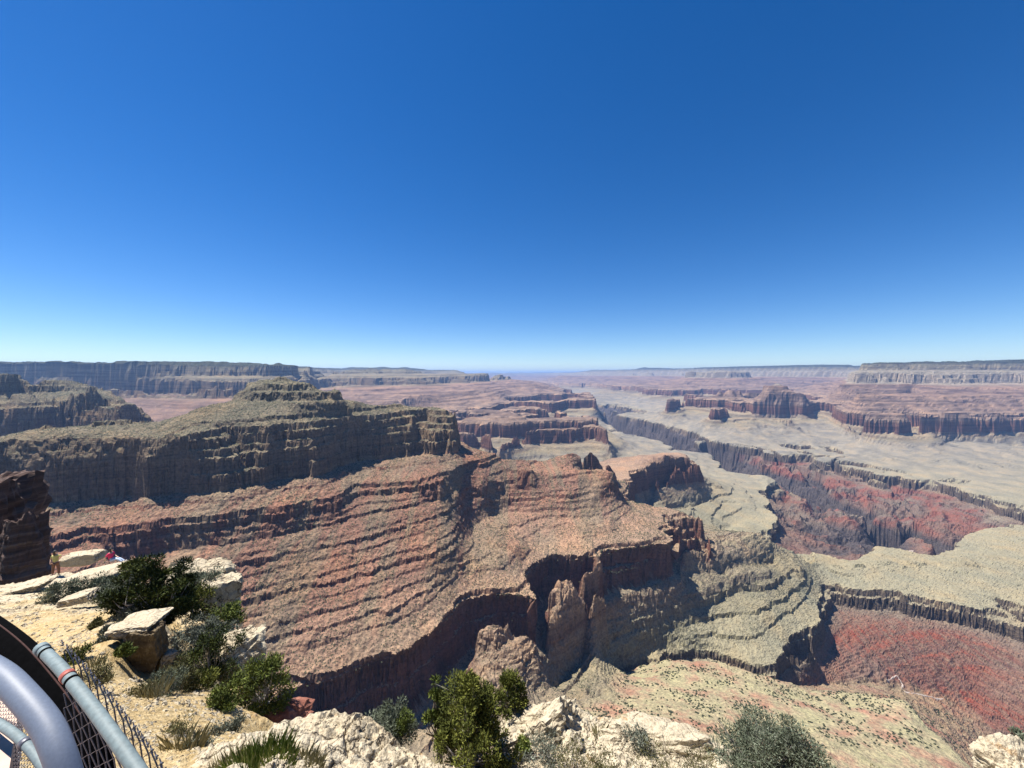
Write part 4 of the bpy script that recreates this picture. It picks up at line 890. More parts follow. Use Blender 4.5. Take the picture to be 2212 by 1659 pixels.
def plant(name, label, cat, base, h, rx, kind='juniper', seed=0, clumps=60, leaves=110, leaf=.035, shape='round', trunk=True, dead=0, lean=0.0, group=None, ry=None, gap=.0, bare=0.0):
    r = np.random.default_rng(seed); ry = ry or rx
    root = bpy.data.objects.new(name, None); COL.objects.link(root); root.location = base; root.empty_display_size = .2
    tag(root, label, cat, group)
    C = []
    while len(C) < clumps:
        p = r.uniform(-1, 1, 3); q = np.linalg.norm(p)
        if q > 1 or q < .25: continue
        t = (p[2]+1)/2
        if shape == 'cone': wid = (1-t)**.62*1.12+.03
        elif shape == 'flat': wid = 1.0; 
        else: wid = math.sqrt(max(0, 1-p[2]**2))**.5*1.0
        a = math.atan2(p[1], p[0]); lob = 1+.24*math.sin(a*2+seed)+.16*math.sin(a*5+seed*2.1)+.10*math.sin(a*3+t*7)
        rr = (p[0]**2+p[1]**2)**.5 if shape != 'cone' else min(1, (p[0]**2+p[1]**2)**.5*1.25)
        x_ = math.cos(a)*rr*wid*lob*rx+lean*t; y_ = math.sin(a)*rr*wid*lob*ry; z_ = (bare+(1-bare)*t)*h*(1+.10*math.sin(a*3+seed*1.7))
        C.append((x_, y_, z_))
    C = np.array(C)
    segs = []
    top = np.array([lean*.8, 0, h*.72]); 
    if trunk:
        pts = [np.zeros(3)+np.array([0, 0, -.15*h])]
        for k in range(1, 6): pts.append(top*k/5+r.normal(size=3)*np.array([.05, .05, 0])*h*.5)
        r0 = .035*h+.012
        for k in range(5): segs.append((pts[k], pts[k+1], r0*(1-k*.17), r0*(1-(k+1)*.17)))
    else: pts = [np.array([0, 0, -.05*h])]*2+[np.array([r.normal()*.08*rx, r.normal()*.08*rx, .12*h])]*4; r0 = .02*h+.006
    tw = []
    for c in C:
        k = min(len(pts)-1, max(1, int(c[2]/max(h, .01)*5*.8))) if trunk else 2
        a0 = pts[k]; mid = a0*.45+c*.55+r.normal(size=3)*.05*h; mid[2] -= .04*h
        tw.append((a0, mid, r0*.32, r0*.2)); tw.append((mid, c, r0*.2, r0*.07))
    for k in range(dead):
        c = C[r.integers(len(C))]*r.uniform(1.02, 1.28)*np.array([1, 1, .95]); a0 = pts[min(2, len(pts)-1)]; mid = a0*.4+c*.6+r.normal(size=3)*.08*h
        tw.append((a0, mid, r0*.3, r0*.2)); tw.append((mid, c, r0*.2, r0*.05)); tw.append((mid, c*.9+r.normal(size=3)*.12*h, r0*.12, r0*.04))
    V, F = tubes(segs or tw[:1], 6); o = mesh_np('trunk', V, F, BARK, True); o.parent = root
    V, F = tubes(tw, 3); o = mesh_np('branches', V, F, DEAD if dead else BARK, True); o.parent = root
    n = clumps*leaves; cr = (.17 if shape != 'cone' else .15)*(rx+ry)/2*(60/clumps)**.33+.012
    ci = np.repeat(np.arange(clumps), leaves); off = r.normal(size=(n, 3)); off /= (np.linalg.norm(off, axis=1)[:, None]+1e-9); off *= (r.uniform(0, 1, n)**.45)[:, None]*cr*r.uniform(.7, 1.35, clumps)[ci][:, None]*1.5
    off[:, 2] *= .8
    pc = C[ci]+off
    out = off/np.maximum(np.linalg.norm(off, axis=1)[:, None], 1e-6)+np.array([0, 0, .7])+r.normal(size=(n, 3))*.55; out /= np.linalg.norm(out, axis=1)[:, None]
    sd = np.cross(out, r.normal(size=(n, 3))); sd /= np.maximum(np.linalg.norm(sd, axis=1)[:, None], 1e-6)
    Ls = leaf*r.uniform(.7, 1.6, n)[:, None]; wd = .34 if kind in ('juniper', 'dark', 'pinyon') else .26
    V = np.stack([pc-sd*Ls*wd, pc+sd*Ls*wd, pc+out*Ls*1.5], 1).reshape(-1, 3)
    ti = np.clip(.5*r.uniform(0, 1, clumps)[ci]+.5*r.uniform(0, 1, n), 0, 1)
    if bare or True:
        lo = V[:, 2] < -.1*h; V[lo, 2] = -.1*h
    o = mesh_np('foliage', V, np.arange(n*3).reshape(-1, 3), LEAF[kind], False); vattr(o, 'tint', np.repeat(ti, 3)); o.parent = root
    return root
def tuft(name, label, base, h, rad, n, kind, seed, group=None, spread=.28):
    r = np.random.default_rng(seed)
    a = r.uniform(0, 6.28, n); q = rad*np.sqrt(r.uniform(0, 1, n)); bx, by = q*np.cos(a), q*np.sin(a)
    hh = h*r.uniform(.5, 1.1, n); lx = bx/rad*spread*hh+r.normal(size=n)*.2*hh; ly = by/rad*spread*hh+r.normal(size=n)*.2*hh; w_ = .0020+.0018*h
    ta = r.uniform(0, 3.14, n); cx, cy = np.cos(ta)*w_, np.sin(ta)*w_
    V = np.stack([np.stack([bx-cx, by-cy, np.full(n, -.05)], 1), np.stack([bx+cx, by+cy, np.full(n, -.05)], 1), np.stack([bx+lx*.4+cx*.7, by+ly*.4+cy*.7, hh*.6], 1), np.stack([bx+lx, by+ly, hh], 1)], 1).reshape(-1, 3)
    f = np.arange(n)[:, None]*4; F = np.concatenate([f+np.array([[0, 1, 2]]), f+np.array([[0, 2, 3]])])
    o = mesh_np(name, V, F, LEAF[kind], False); vattr(o, 'tint', np.repeat(r.uniform(0, 1, n), 4)); o.location = base
    return tag(o, label, 'grass tuft', group)
def H(pxh, Y): return pxh*Y/FPX
# trees and bushes, each seen at its place
plant('juniper', 'large dark green juniper on the ledge right of the seated person', 'juniper', P3(338, 1372, 17.6), H(168, 17.6), H(62, 17.6), 'dark', 1, 95, 200, .075, 'round', dead=4, bare=.12)
plant('pinyon_pine', 'bright green open pinyon beside the red-brown rock', 'pine tree', P3(572, 1556, 12.4), H(128, 12.4), H(58, 12.4), 'pinyon', 2, 55, 150, .05, 'round', dead=6, bare=.1)
plant('pinyon_pine', 'small low green pinyon left of the bright open pinyon', 'pine tree', P3(480, 1545, 11), H(55, 11), H(30, 11), 'pinyon', 3, 24, 120, .04, 'round', bare=.05)
plant('juniper', 'dense green juniper at the bottom of the picture between two cream rocks', 'juniper', P3(1018, 1690, 7.0), H(238, 7.0), H(92, 7.0), 'juniper', 4, 120, 230, .030, 'cone', dead=4, bare=0)
plant('juniper', 'slender dark-tipped juniper right behind the dense bottom juniper', 'juniper', P3(1103, 1545, 8.3), H(92, 8.3), H(38, 8.3), 'juniper', 5, 36, 170, .030, 'cone', dead=3, bare=.05)
plant('juniper', 'thin bending sapling left behind the dense bottom juniper', 'juniper', P3(952, 1640, 7.8), H(168, 7.8), H(26, 7.8), 'pinyon', 6, 26, 120, .032, 'cone', lean=-.12, bare=.2)
plant('bush', 'round grey-green bush right of the cream ridge and left of the dense juniper', 'bush', P3(842, 1640, 7.4), H(112, 7.4), H(52, 7.4), 'grey', 7, 60, 190, .026, 'round', trunk=False, dead=6)
plant('bush', 'little yellow-green sprig at the top of the round grey-green bush', 'bush', P3(872, 1580, 7.3), H(40, 7.3), H(18, 7.3), 'pinyon', 8, 12, 100, .024, 'round', trunk=False)
plant('bush', 'largest grey-green bush with pale twigs at the bottom edge right of the centre', 'bush', P3(1672, 1745, 6.4), H(180, 6.4), H(96, 6.4), 'grey', 9, 130, 260, .026, 'round', trunk=False, dead=30)
plant('bush', 'dark green bush behind the white boulder at the right edge', 'bush', P3(2212, 1650, 5.9), H(60, 5.9), H(24, 5.9), 'grey', 10, 30, 160, .024, 'round', trunk=False)
for i, (px, py, Y, hp, rp, k, lab, cl) in enumerate([
    (135, 1302, 21.5, 52, 32, 'grey', 'grey-green bush at the left end of the row on the pale ledge', 32),
    (205, 1296, 22, 48, 40, 'grey', 'dark grey-green bush in the middle of the row on the pale ledge', 42),
    (258, 1294, 22, 50, 36, 'grey', 'twiggy grey-green bush between the seated person and the dark juniper', 40),
    (294, 1252, 25, 52, 28, 'juniper', 'olive green bush just right of the seated person', 34),
    (252, 1312, 19.5, 20, 20, 'sage', 'low sage below the row of bushes on the ledge', 10),
    (396, 1228, 23, 22, 20, 'sage', 'low sage on top of the pale outcrop', 12),
    (440, 1282, 20.5, 60, 34, 'grey', 'leafy bush hanging on the face of the pale outcrop', 36),
    (428, 1330, 19, 62, 40, 'juniper', 'green bush right of the dark juniper', 42),
    (488, 1350, 17.5, 38, 36, 'pinyon', 'spreading bright green bush at the rim edge below the outcrop', 28),
    (412, 1432, 15, 92, 50, 'sage', 'pale dead-twigged bush in the middle of the thicket', 56),
    (450, 1470, 14.2, 110, 52, 'dark', 'dark green juniper bush in front of the rough cream rock', 70),
    (505, 1388, 16, 40, 34, 'sage', 'grey brush on the ledge above the rough cream rock', 22),
    (385, 1502, 12.2, 78, 40, 'olive', 'twiggy olive bush below the dark hollow', 44),
    (345, 1512, 11.2, 58, 36, 'grey', 'grey-green scrub left of the twiggy olive bush', 34),
    (300, 1512, 10.6, 32, 34, 'olive', 'flat olive scrub on the yellow slope', 20),
    (425, 1498, 12.6, 44, 36, 'juniper', 'low green spray under the dark juniper bush', 24)]):
    plant('bush', lab, 'bush', P3(px, py+6, Y), H(hp, Y), H(rp, Y), k, 60+i, cl, 120, .0032*Y, 'round', trunk=False, dead=10 if k == 'sage' or 'twig' in lab else 2)
for i, (px, py, Y, hp, rp, k, lab) in enumerate([
    (210, 1478, 10.2, 50, 30, 'olive', 'grey-olive clump on the yellow slope beside the fence end'),
    (158, 1430, 12.4, 28, 22, 'juniper', 'small green bush just above the end of the fence rail'),
    (236, 1372, 14.6, 24, 14, 'sage', 'small sage below the squarish block of the shelf'),
    (218, 1392, 13.8, 14, 14, 'sage', 'tiny grey tuft left of the shelf on the bare slope'),
    (272, 1412, 13.2, 22, 13, 'pinyon', 'single bright green clump left of the dark hollow'),
    (288, 1330, 16.8, 22, 30, 'sage', 'low grey-green mat on the shelf above the dark hollow'),
    (208, 1352, 15.6, 16, 12, 'olive', 'dry brown sprig in the middle of the pale slope'),
    (385, 1615, 8.0, 64, 34, 'olive', 'yellowish shrub standing close beyond the fence'),
    (455, 1605, 8.4, 24, 26, 'sage', 'low sage at the left foot of the cream ridge'),
    (500, 1578, 9.0, 22, 18, 'sage', 'small sage above the cream ridge'),
    (425, 1628, 7.2, 34, 28, 'sage', 'grey sage right of the wire mesh, lowest on the slope'),
    (1180, 1640, 7.15, 44, 48, 'sage', 'pale sage in front of the rounded boulder'),
    (1130, 1622, 7.3, 30, 12, 'grass', 'bright green sprig in front of the rounded boulder'),
    (1378, 1612, 7.5, 34, 32, 'sage', 'grey sage on the cream rocks midway to the large bush'),
    (1245, 1690, 6.7, 62, 52, 'olive', 'brown-olive shrub at the bottom edge right of the rounded boulder'),
    (1310, 1690, 6.7, 50, 40, 'olive', 'smaller brown-olive shrub next to it at the bottom edge'),
    (1405, 1700, 6.6, 78, 56, 'olive', 'wide olive shrub at the bottom edge below the cream ridge'),
    (1508, 1700, 6.5, 72, 42, 'olive', 'olive shrub touching the left side of the largest grey bush'),
    (940, 1700, 6.7, 40, 30, 'straw', 'dry tuft at the left foot of the dense juniper'),
    (1085, 1680, 6.9, 40, 30, 'sage', 'grey sage at the right foot of the dense juniper'),
    (1930, 1745, 6.2, 55, 50, 'olive', 'olive shrub peeping over the bottom edge left of the white boulder')]):
    plant('shrub', lab, 'shrub', P3(px, py+4, Y), H(hp, Y), H(rp, Y), k, 160+i, 22, 90, .0034*Y, 'round', trunk=False, dead=3)
for i, (px, py, Y, hp, rp, k, n, lab) in enumerate([
    (555, 1684, 5.6, 46, 66, 'grass', 1700, 'bright green grass clump at the bottom edge below the cream ridge'),
    (500, 1694, 5.7, 44, 50, 'straw', 1300, 'yellowing grass clump left of the bright green one'),
    (640, 1690, 5.6, 40, 46, 'straw', 1000, 'straw-coloured grass right of the bright green clump'),
    (390, 1648, 7.0, 55, 30, 'straw', 300, 'pale dry grass clump beside the yellowish shrub by the fence'),
    (205, 1440, 11.4, 20, 14, 'straw', 120, 'dry grass by the grey-olive clump on the yellow slope'),
    (330, 1500, 10.6, 26, 26, 'straw', 200, 'tan grass at the foot of the grey-green scrub'),
    (470, 1520, 11.6, 16, 16, 'straw', 120, 'thin dry grass on the slope above the small pinyon'),
    (1300, 1600, 7.8, 24, 18, 'straw', 140, 'dry grass between the boulder and the long low ridge')]):
    tuft('grass_tuft', lab, P3(px, py, Y), H(hp, Y), H(rp, Y), n, k, 260+i)
# dead twig standing on the bare slope
def curve_tube(name, pts, rad, mat, nside=8, parent=None, radii=None):
    pts = [np.array(p, float) for p in pts]; V = []; F = []
    prev = None
    for i, p in enumerate(pts):
        d = pts[min(i+1, len(pts)-1)]-pts[max(i-1, 0)]; d /= np.linalg.norm(d)+1e-12
        if prev is None: a = np.cross(d, (0, 0, 1.0) if abs(d[2]) < .9 else (1.0, 0, 0))
        else: a = prev-d*np.dot(prev, d)
        a /= np.linalg.norm(a); prev = a; b = np.cross(d, a); r_ = radii[i] if radii else rad
        for q in range(nside):
            t = q*2*math.pi/nside; V.append(p+(a*math.cos(t)+b*math.sin(t))*r_)
    for i in range(len(pts)-1):
        for q in range(nside):
            w_ = (q+1) % nside; F.append((i*nside+q, i*nside+w_, (i+1)*nside+w_, (i+1)*nside+q))
    o = mesh_np(name, V, F, mat, True)
    if parent: o.parent = parent
    return o
b0 = np.array(P3(161, 1436, 12.3)); tg = []
for d0, d1, r0_, r1_ in (((0, 0, -.1), (.02, 0, .35), .016, .012), ((.02, 0, .35), (-.12, 0, .62), .009, .003), ((.02, 0, .35), (.20, .02, .75), .009, .003), ((.1, .01, .55), (.08, 0, .78), .006, .003)):
    tg.append((b0+np.array(d0), b0+np.array(d1), r0_, r1_))
V, F = tubes(tg, 5); tag(mesh_np('dead_twig', V, F, BARK, True), 'bare forked twig standing above the end of the fence rail', 'twig')
# ------------------------------------------------------------------ viewpoint floor, railing and fence
def simple_mat(name, col, rough, metal=0.0, var=.15, scale=30, bumpd=.002, spec=.5):
    m, nd, lk, bs = mat_new(name); geo = nd.new('ShaderNodeNewGeometry'); n = noise_t(nd, lk, geo.outputs['Position'], scale, 5, .6)
    c = ramp(nd, lk, n, [(.3, tuple(x*(1-var) for x in col)), (.7, tuple(min(1, x*(1+var)) for x in col))]); lk.new(c, bs.inputs['Base Color'])
    bs.inputs['Roughness'].default_value = rough; bs.inputs['Metallic'].default_value = metal; bs.inputs['Specular IOR Level'].default_value = spec
    lk.new(bump(nd, lk, n, .4, bumpd), bs.inputs['Normal']); return m
M_GALV = simple_mat('galvanised_steel', (.13, .17, .18), .66, .0, .20, 70, .0012)
M_HAND = simple_mat('painted_handrail', (.125, .15, .20), .55, .0, .10, 160, .0006)
M_BLACK = simple_mat('shade_and_tie_black', (.0022, .0022, .0025), 1.0, 0, .3, 60, .001, .03)  # near-black for the painted shade strip and the tie wires
M_WIRE = simple_mat('chain_link_wire', (.13, .13, .15), .45, .55, .25, 200, .0004)
M_RUST = simple_mat('rust_red_band', (.30, .075, .055), .6, .2, .25, 120, .0006)
M_BROWNEDGE = simple_mat('reddish_brown_edge', (.05, .022, .018), .8, 0, .3, 60, .001, .2)
M_FLOOR = simple_mat('pinkish_concrete', (.48, .35, .28), .9, 0, .15, 12, .004)
fl = [(1.2, .3), (-.5, .75), (-1.75, 1.3), (-2.6, 2.05), (-4.2, 2.9), (-4.2, -3), (3, -3), (3, .3)]
V = [(x, y, -1.66) for x, y in fl]+[(x, y, -1.96) for x, y in fl]; n = len(fl)
bm = bmesh.new(); vs_ = [bm.verts.new(v) for v in V]; bm.faces.new(vs_[:n]); bm.faces.new(vs_[n:][::-1])
for i in range(n): bm.faces.new((vs_[i], vs_[(i+1) % n], vs_[n+(i+1) % n], vs_[n+i]))
bmesh.ops.recalc_face_normals(bm, faces=bm.faces); me = bpy.data.meshes.new('viewpoint_floor'); bm.to_mesh(me); bm.free(); me.materials.append(M_FLOOR)
o = bpy.data.objects.new('viewpoint_floor', me); COL.objects.link(o); tag(o, 'pinkish concrete floor of the viewpoint', kind='structure')
def smooth_path(pts, n=10):
    pts = [np.array(p, float) for p in pts]; out = []
    for i in range(len(pts)-1):
        p0 = pts[max(i-1, 0)]; p1 = pts[i]; p2 = pts[i+1]; p3 = pts[min(i+2, len(pts)-1)]
        for k in range(n):
            t = k/n; out.append(.5*((2*p1)+(-p0+p2)*t+(2*p0-5*p1+4*p2-p3)*t*t+(-p0+3*p1-3*p2+p3)*t**3))
    out.append(pts[-1]); return out
hr = bpy.data.objects.new('handrail', None); COL.objects.link(hr); hr.location = P3(60, 1540, 0.896); tag(hr, 'thick blue-grey curved handrail closest to the viewer in the corner', 'handrail')
def child(o, root): o.parent = root; o.matrix_parent_inverse = Matrix.Translation(-root.location); return o
child(curve_tube('rail_pipe', smooth_path([P3(-160, 1400, 1.056), P3(-70, 1420, 1.008), P3(0, 1456, 0.960), P3(52, 1506, 0.920), P3(98, 1563, 0.888), P3(124, 1618, 0.864), P3(144, 1680, 0.848), P3(162, 1760, 0.832), P3(178, 1860, 0.816)]), .0255, M_HAND, 24), hr)
# near-black curved strip added to paint the deep shade behind the handrail
gs = bpy.data.objects.new('shade_strip', None); COL.objects.link(gs); gs.location = P3(110, 1560, 1.360); tag(gs, 'wide black curved strip painting the deep shade between the handrail and the fence rail', 'shade strip')
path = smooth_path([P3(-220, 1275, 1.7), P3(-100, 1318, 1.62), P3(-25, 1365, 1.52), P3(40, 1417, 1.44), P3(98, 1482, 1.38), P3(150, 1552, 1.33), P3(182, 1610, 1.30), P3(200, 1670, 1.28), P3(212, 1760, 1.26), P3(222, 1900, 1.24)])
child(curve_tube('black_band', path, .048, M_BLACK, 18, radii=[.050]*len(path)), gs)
edge_p = [p+np.array([.014, 0, .0475]) for p in path]
child(curve_tube('brown_edge', edge_p, .0028, M_BROWNEDGE, 6), gs)  # thin brown line added along the top of the strip
# chain link fence
fe = bpy.data.objects.new('chain_link_fence', None); COL.objects.link(fe); fe.location = P3(200, 1535, 0.992); tag(fe, 'galvanised chain link fence with a pipe top rail running up from the bottom edge', 'fence')
rail_pts = [P3(88, 1400, 1.280), P3(128, 1440, 1.192), P3(165, 1484, 1.120), P3(205, 1535, 1.056), P3(247, 1592, 0.992), P3(288, 1650, 0.944), P3(335, 1720, 0.896), P3(420, 1850, 0.832)]
rp = smooth_path(rail_pts, 8)
child(curve_tube('top_rail', rp, .0152, M_GALV, 20), fe)
def ring_at(i, name, rad, hw, mat):
    p = rp[i]; d = rp[min(i+1, len(rp)-1)]-rp[max(i-1, 0)]; d /= np.linalg.norm(d)
    return child(curve_tube(name, [p-d*hw, p-d*hw*.98, p, p+d*hw*.98, p+d*hw], rad, mat, 20, radii=[.0153, rad, rad, rad, .0153]), fe)
ring_at(12, 'band', .0172, .010, M_RUST); ring_at(14, 'tie_wire', .0168, .005, M_BLACK); ring_at(1, 'rail_end_cup', .0182, .014, M_GALV); ring_at(3, 'tie_wire', .0170, .005, M_BLACK)
# diamond mesh in the vertical plane just outside the rail
dirv = rp[-1]-rp[0]; 
def on_rail(t):
    k = t*(len(rp)-1); i = int(min(max(k, 0), len(rp)-2)); return rp[i]+(rp[i+1]-rp[i])*(k-i)
hv = np.array([dirv[0], dirv[1], 0.0]); hv /= np.linalg.norm(hv); outn = np.array([-hv[1], hv[0], 0.0]); 
if outn[1] < 0: outn = -outn
Ltot = sum(np.linalg.norm(rp[i+1]-rp[i]) for i in range(len(rp)-1)); cell = .032; nw = int(Ltot/cell)+8
wires = []
def fpt(sx, dz, o_=0.0):
    t = sx/Ltot; base = on_rail(t) if 0 <= t <= 1 else (rp[0]+(rp[0]-rp[3])/np.linalg.norm(rp[0]-rp[3])*(-sx) if t < 0 else rp[-1]+(rp[-1]-rp[-3])/np.linalg.norm(rp[-1]-rp[-3])*(sx-Ltot))
    return base+outn*(.022+o_)+np.array([0, 0, dz])
ztop = .036
nrow = 24
for w_ in range(3, nw):
    pts = []
    for k in range(nrow):
        sx = (w_+(.97 if (k+w_) % 2 else 0.03))*cell; pts.append(fpt(sx, ztop-k*cell*.72, .0018 if k % 2 else -.0018))
    wires.append(child(curve_tube('mesh_wire', pts, .0017, M_WIRE, 5), fe))
    # twisted tip at the selvage
    p = fpt(w_*cell, ztop)
    s1 = [(p+np.array([-.002, 0, -.006]), p+hv*.010+np.array([0, 0, .009]), .0017, .0013), (p+np.array([.002, 0, -.006]), p-hv*.010+np.array([0, 0, .010]), .0017, .0013), (p-hv*.004+np.array([0, 0, .002]), p+hv*.004+np.array([0, 0, .004]), .0024, .0024)]
    V, F = tubes(s1, 5); child(mesh_np('mesh_tip', V, F, M_WIRE, True), fe)
# lower rail in the corner with its own mesh panel
lf = bpy.data.objects.new('fence_panel', None); COL.objects.link(lf); lf.location = P3(20, 1600, 1.600); tag(lf, 'lower pipe and fine mesh panel in the bottom left corner behind the handrail', 'fence panel')
lp = smooth_path([P3(-120, 1500, 2.000), P3(-30, 1548, 1.792), P3(30, 1585, 1.680), P3(75, 1630, 1.600), P3(110, 1690, 1.536), P3(150, 1780, 1.472)])
child(curve_tube('lower_pipe', lp, .0165, M_GALV, 16), lf)
d = lp[26]-lp[24]; d /= np.linalg.norm(d); child(curve_tube('pipe_clamp', [lp[25]-d*.014, lp[25]-d*.012, lp[25]+d*.012, lp[25]+d*.014], .021, M_WIRE, 16, radii=[.0168, .021, .021, .0168]), lf)
hx_ = []
o0 = np.array(P3(-30, 1690, 1.760)); ex = np.array(P3(110, 1690, 1.632))-o0; ex /= np.linalg.norm(ex); ez = np.array([.12, .18, 1.0]); ez /= np.linalg.norm(ez)
c = .0185
for r_ in range(-8, 26):
    for q in range(-14, 17):
        cx_ = (q+(.5 if r_ % 2 else 0))*c*1.15; cz_ = r_*c*.86; P0 = o0+ex*cx_+ez*cz_
        hx_.append((P0+ez*c*.25, P0+ez*c*.62, .0015, .0015)); hx_.append((P0+ez*c*.25, P0+ex*c*.575, .0015, .0015)); hx_.append((P0+ez*c*.25, P0-ex*c*.575, .0015, .0015))
V, F = tubes(hx_, 3); o = mesh_np('fine_mesh', V, F, M_WIRE, True); child(o, lf); o['kind'] = 'stuff'
# ------------------------------------------------------------------ the two people on the ledge
def skin_obj(name, verts, edges, radii, mat, parent, sub=1, root=0):
    me = bpy.data.meshes.new(name); me.from_pydata([tuple(v) for v in verts], edges, []); ob = bpy.data.objects.new(name, me); COL.objects.link(ob)
    md = ob.modifiers.new('skin', 'SKIN'); 
    for i, r_ in enumerate(radii):
        r2 = r_ if isinstance(r_, tuple) else (r_, r_); me.skin_vertices[0].data[i].radius = r2
    me.skin_vertices[0].data[root].use_root = True
    s = ob.modifiers.new('sub', 'SUBSURF'); s.levels = s.render_levels = sub
    dg = bpy.context.evaluated_depsgraph_get(); ev = ob.evaluated_get(dg); m2_ = bpy.data.meshes.new_from_object(ev); ob.modifiers.clear(); ob.data = m2_
    m2_.materials.clear(); m2_.materials.append(mat)
    for p in m2_.polygons: p.use_smooth = True
    ob.parent = parent; return ob
M_SKIN = simple_mat('skin', (.45, .27, .19), .55, 0, .05, 20, .0005)
M_HAIR = simple_mat('dark_hair', (.025, .016, .012), .6, 0, .3, 60, .002)
M_YEL = simple_mat('yellow_shirt', (.42, .38, .13), .9, 0, .12, 12, .003)
M_BRN = simple_mat('brown_trousers', (.20, .10, .06), .9, 0, .12, 12, .003)
M_PINK = simple_mat('crimson_top', (.60, .03, .11), .85, 0, .12, 12, .003)
M_JEAN = simple_mat('pale_jeans', (.42, .50, .62), .9, 0, .12, 12, .003)
M_SHOE = simple_mat('pale_shoe', (.55, .53, .50), .7, 0, .1, 12, .003)
M_DSHOE = simple_mat('dark_shoe', (.05, .04, .04), .7, 0, .1, 12, .003)
def hand_chain(V, E, R, wrist, fwd, side, up):
    """palm and five fingers grown from the wrist vertex index"""
    w_ = np.array(V[wrist]); fwd = np.array(fwd)/np.linalg.norm(fwd); side = np.array(side)/np.linalg.norm(side); up = np.array(up)/np.linalg.norm(up)
    V.append(tuple(w_+fwd*.05)); R.append((.036, .016)); E.append((wrist, len(V)-1)); palm = len(V)-1
    for k, (s_, L) in enumerate(((-.030, .060), (-.010, .072), (.010, .068), (.028, .052))):
        V.append(tuple(w_+fwd*.095+side*s_)); R.append(.010); E.append((palm, len(V)-1))
        V.append(tuple(w_+fwd*(.095+L*.6)+side*s_*1.1-up*.01)); R.append(.009); E.append((len(V)-2, len(V)-1))
        V.append(tuple(w_+fwd*(.095+L)+side*s_*1.1-up*.03)); R.append(.007); E.append((len(V)-2, len(V)-1))
    V.append(tuple(w_+fwd*.05-side*.045)); R.append(.011); E.append((palm, len(V)-1))
    V.append(tuple(w_+fwd*.085-side*.065-up*.01)); R.append(.009); E.append((len(V)-2, len(V)-1))
def head(parent, c, look, hairlen, name='head'):
    v, f = ICO[4]; v = v.copy(); look = np.array(look)/np.linalg.norm(look); side = np.cross(look, (0, 0, 1)); side /= np.linalg.norm(side)
    fx = v@look; fs = v@side; fz = v[:, 2]
    r_ = np.ones(len(v))*.105
    P_ = look[None]*(fx*.100)[:, None]+side[None]*(fs*.078)[:, None]+np.array([0, 0, 1.0])[None]*(fz*.122)[:, None]
    def add(cx_, cs, cz_, amp, w_):
        d2 = (fs-cs)**2+(fz-cz_)**2; return amp*np.exp(-d2/(w_*w_))*(fx > 0)
    P_ += look[None]*(add(0, 0, -.12, .026, .14)+add(0, 0, -.48, .008, .16)-add(0, .34, .06, .010, .15)-add(0, -.34, .06, .010, .15)+add(0, 0, -.85, .012, .3))[:, None]
    P_ += side[None]*((np.exp(-((fx+.05)**2+(fz+.02)**2)/.02)*.018)*np.sign(fs))[:, None]
    o = mesh_np(name, P_+np.array(c)[None], f, M_SKIN, True); o.parent = parent
    hv_, hf = ICO[4]; hh = hv_.copy(); hx2 = hh@look; k = (hx2 > .25) & (hh[:, 2] < .5)
    s_ = np.where(k, .80, 1.12)*(1+.04*noise3(hh*3, 2, 7)); Q_ = look[None]*((hx2-.12)*.105*s_)[:, None]+side[None]*((hh@side)*.088*s_)[:, None]+np.array([0, 0, 1.0])[None]*((hh[:, 2])*.128*s_+.012)[:, None]
    low = (hh[:, 2] < -.1) & (hx2 < .1); Q_[low, 2] -= hairlen*(-.1-hh[low, 2]); 
    h = mesh_np('hair', Q_+np.array(c)[None], hf, M_HAIR, True); h.parent = parent
def person_root(name, label, loc, rz):
    r_ = bpy.data.objects.new(name, None); COL.objects.link(r_); r_.location = loc; r_.rotation_euler = (0, 0, rz); tag(r_, label, 'person'); return r_
# standing, legs apart, arm stretched out to the right of the picture
p1 = person_root('person', 'standing person in a yellow shirt and brown trousers with an arm stretched out', onground(122, 27.6, .0) if False else P3(120, 1243, 27.6), .15)
S_ = 1.0
V = [(0, 0, .95), (0, 0, 1.12), (0, 0, 1.32), (0, 0, 1.44), (0, 0, 1.53), (.10, 0, .90), (.17, .02, .50), (.21, .0, .09), (.22, -.13, .04), (-.10, 0, .90), (-.17, .03, .50), (-.20, .02, .09), (-.22, -.10, .04),
     (.19, 0, 1.40), (.43, .06, 1.36), (.66, .10, 1.42), (-.19, 0, 1.40), (-.32, .03, 1.16), (-.22, -.12, .98)]
E = [(0, 1), (1, 2), (2, 3), (3, 4), (0, 5), (5, 6), (6, 7), (7, 8), (0, 9), (9, 10), (10, 11), (11, 12), (3, 13), (13, 14), (14, 15), (3, 16), (16, 17), (17, 18)]
R_ = [(.15, .11), (.14, .10), (.17, .11), (.11, .08), .052, .088, .062, .042, .035, .088, .062, .042, .035, .058, .042, .028, .058, .042, .028]
hand_chain(V, E, R_, 15, (1, .15, .1), (0, 0, 1), (0, 1, 0)); hand_chain(V, E, R_, 18, (.3, -.3, -.8), (1, 0, 0), (0, -1, 0))
skin_obj('body', V, E, R_, M_SKIN, p1)
skin_obj('shirt', [(0, 0, .93), (0, 0, 1.10), (0, 0, 1.30), (0, 0, 1.42), (.19, 0, 1.40), (.36, .045, 1.37), (-.19, 0, 1.40), (-.28, .02, 1.24)], [(0, 1), (1, 2), (2, 3), (3, 4), (4, 5), (3, 6), (6, 7)], [(.185, .14), (.17, .13), (.195, .135), (.125, .10), .078, .062, .078, .062], M_YEL, p1)
skin_obj('trousers', [(0, 0, .96), (.10, 0, .88), (.17, .02, .50), (.21, 0, .12), (-.10, 0, .88), (-.17, .03, .50), (-.20, .02, .12)], [(0, 1), (1, 2), (2, 3), (0, 4), (4, 5), (5, 6)], [(.17, .125), .108, .082, .068, .108, .082, .068], M_BRN, p1)
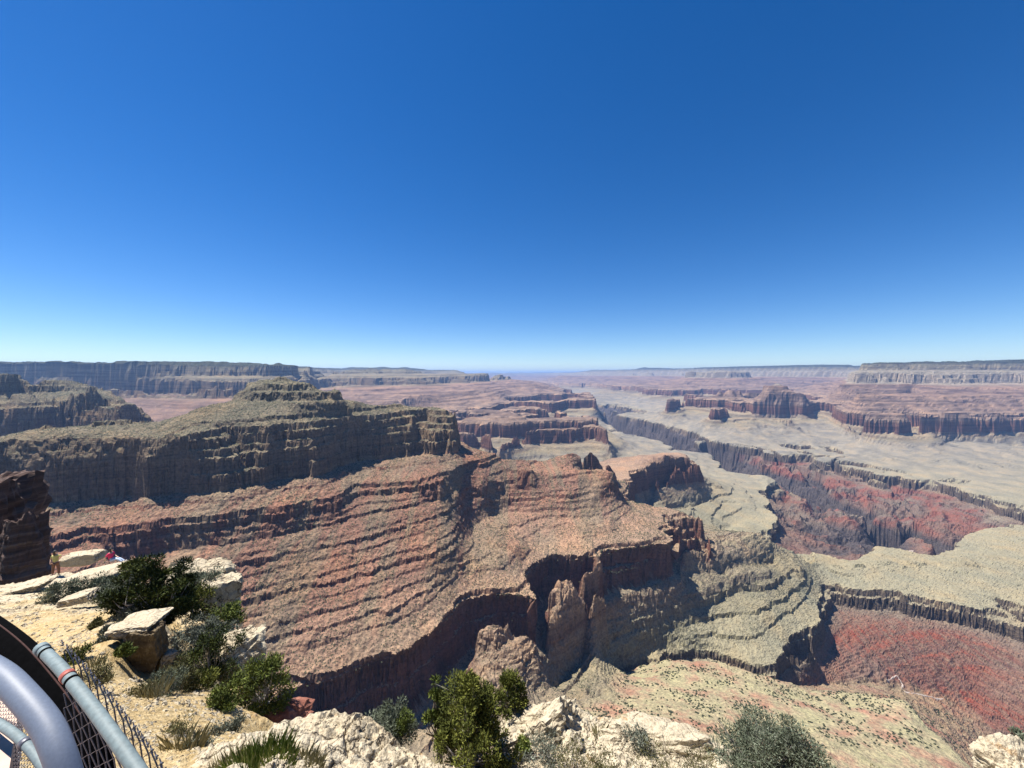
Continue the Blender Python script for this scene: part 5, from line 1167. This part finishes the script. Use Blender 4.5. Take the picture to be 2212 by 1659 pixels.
for s_, q in ((1, (.215, -.05, .045)), (-1, (-.21, -.03, .045))):
    v, f = ICO[2]; o = mesh_np('shoe', v*np.array([.05, .13, .05])+np.array(q), f, M_DSHOE, True); o.parent = p1
head(p1, (0, -.01, 1.66), (.9, .5, 0), .20)
# seated, legs stretched out over the slab edge to the right
p2 = person_root('person', 'seated person in a crimson top and pale jeans with legs stretched out on the slab', P3(240, 1212, 28.2), .1)
V = [(0, 0, .12), (-.02, 0, .30), (-.04, 0, .50), (-.03, 0, .62), (.0, 0, .70), (.10, -.07, .12), (.48, -.10, .20), (.86, -.12, -.06), (.96, -.12, -.04), (.10, .08, .12), (.52, .08, .14), (.90, .06, -.10), (1.0, .06, -.06),
     (-.04, -.19, .57), (-.20, -.24, .32), (-.26, -.22, .08), (-.04, .19, .57), (.08, .22, .34), (.30, .12, .26)]
E = [(0, 1), (1, 2), (2, 3), (3, 4), (0, 5), (5, 6), (6, 7), (7, 8), (0, 9), (9, 10), (10, 11), (11, 12), (3, 13), (13, 14), (14, 15), (3, 16), (16, 17), (17, 18)]
R_ = [(.14, .14), (.12, .13), (.13, .15), (.08, .10), .05, .085, .06, .042, .035, .085, .06, .042, .035, .056, .040, .028, .056, .040, .028]
hand_chain(V, E, R_, 15, (-.5, 0, -.4), (0, 1, 0), (0, 0, 1)); hand_chain(V, E, R_, 18, (1, -.2, -.1), (0, 1, 0), (0, 0, 1))
skin_obj('body', V, E, R_, M_SKIN, p2)
skin_obj('top', [(0, 0, .12), (-.02, 0, .30), (-.04, 0, .48), (-.03, 0, .60), (-.04, -.19, .57), (-.17, -.23, .38), (-.04, .19, .57), (.05, .215, .40)], [(0, 1), (1, 2), (2, 3), (3, 4), (4, 5), (3, 6), (6, 7)], [(.165, .17), (.15, .16), (.155, .175), (.10, .12), .074, .060, .074, .060], M_PINK, p2)
skin_obj('jeans', [(0, 0, .12), (.10, -.07, .12), (.48, -.10, .20), (.84, -.12, -.04), (.10, .08, .12), (.52, .08, .14), (.87, .06, -.08)], [(0, 1), (1, 2), (2, 3), (0, 4), (4, 5), (5, 6)], [(.155, .16), .105, .080, .062, .105, .080, .062], M_JEAN, p2)
for q in ((.93, -.12, -.03), (.97, .06, -.06)):
    v, f = ICO[2]; o = mesh_np('shoe', v*np.array([.07, .05, .09])+np.array(q), f, M_SHOE, True); o.parent = p2
head(p2, (.02, 0, .83), (.9, .3, -.1), .16)
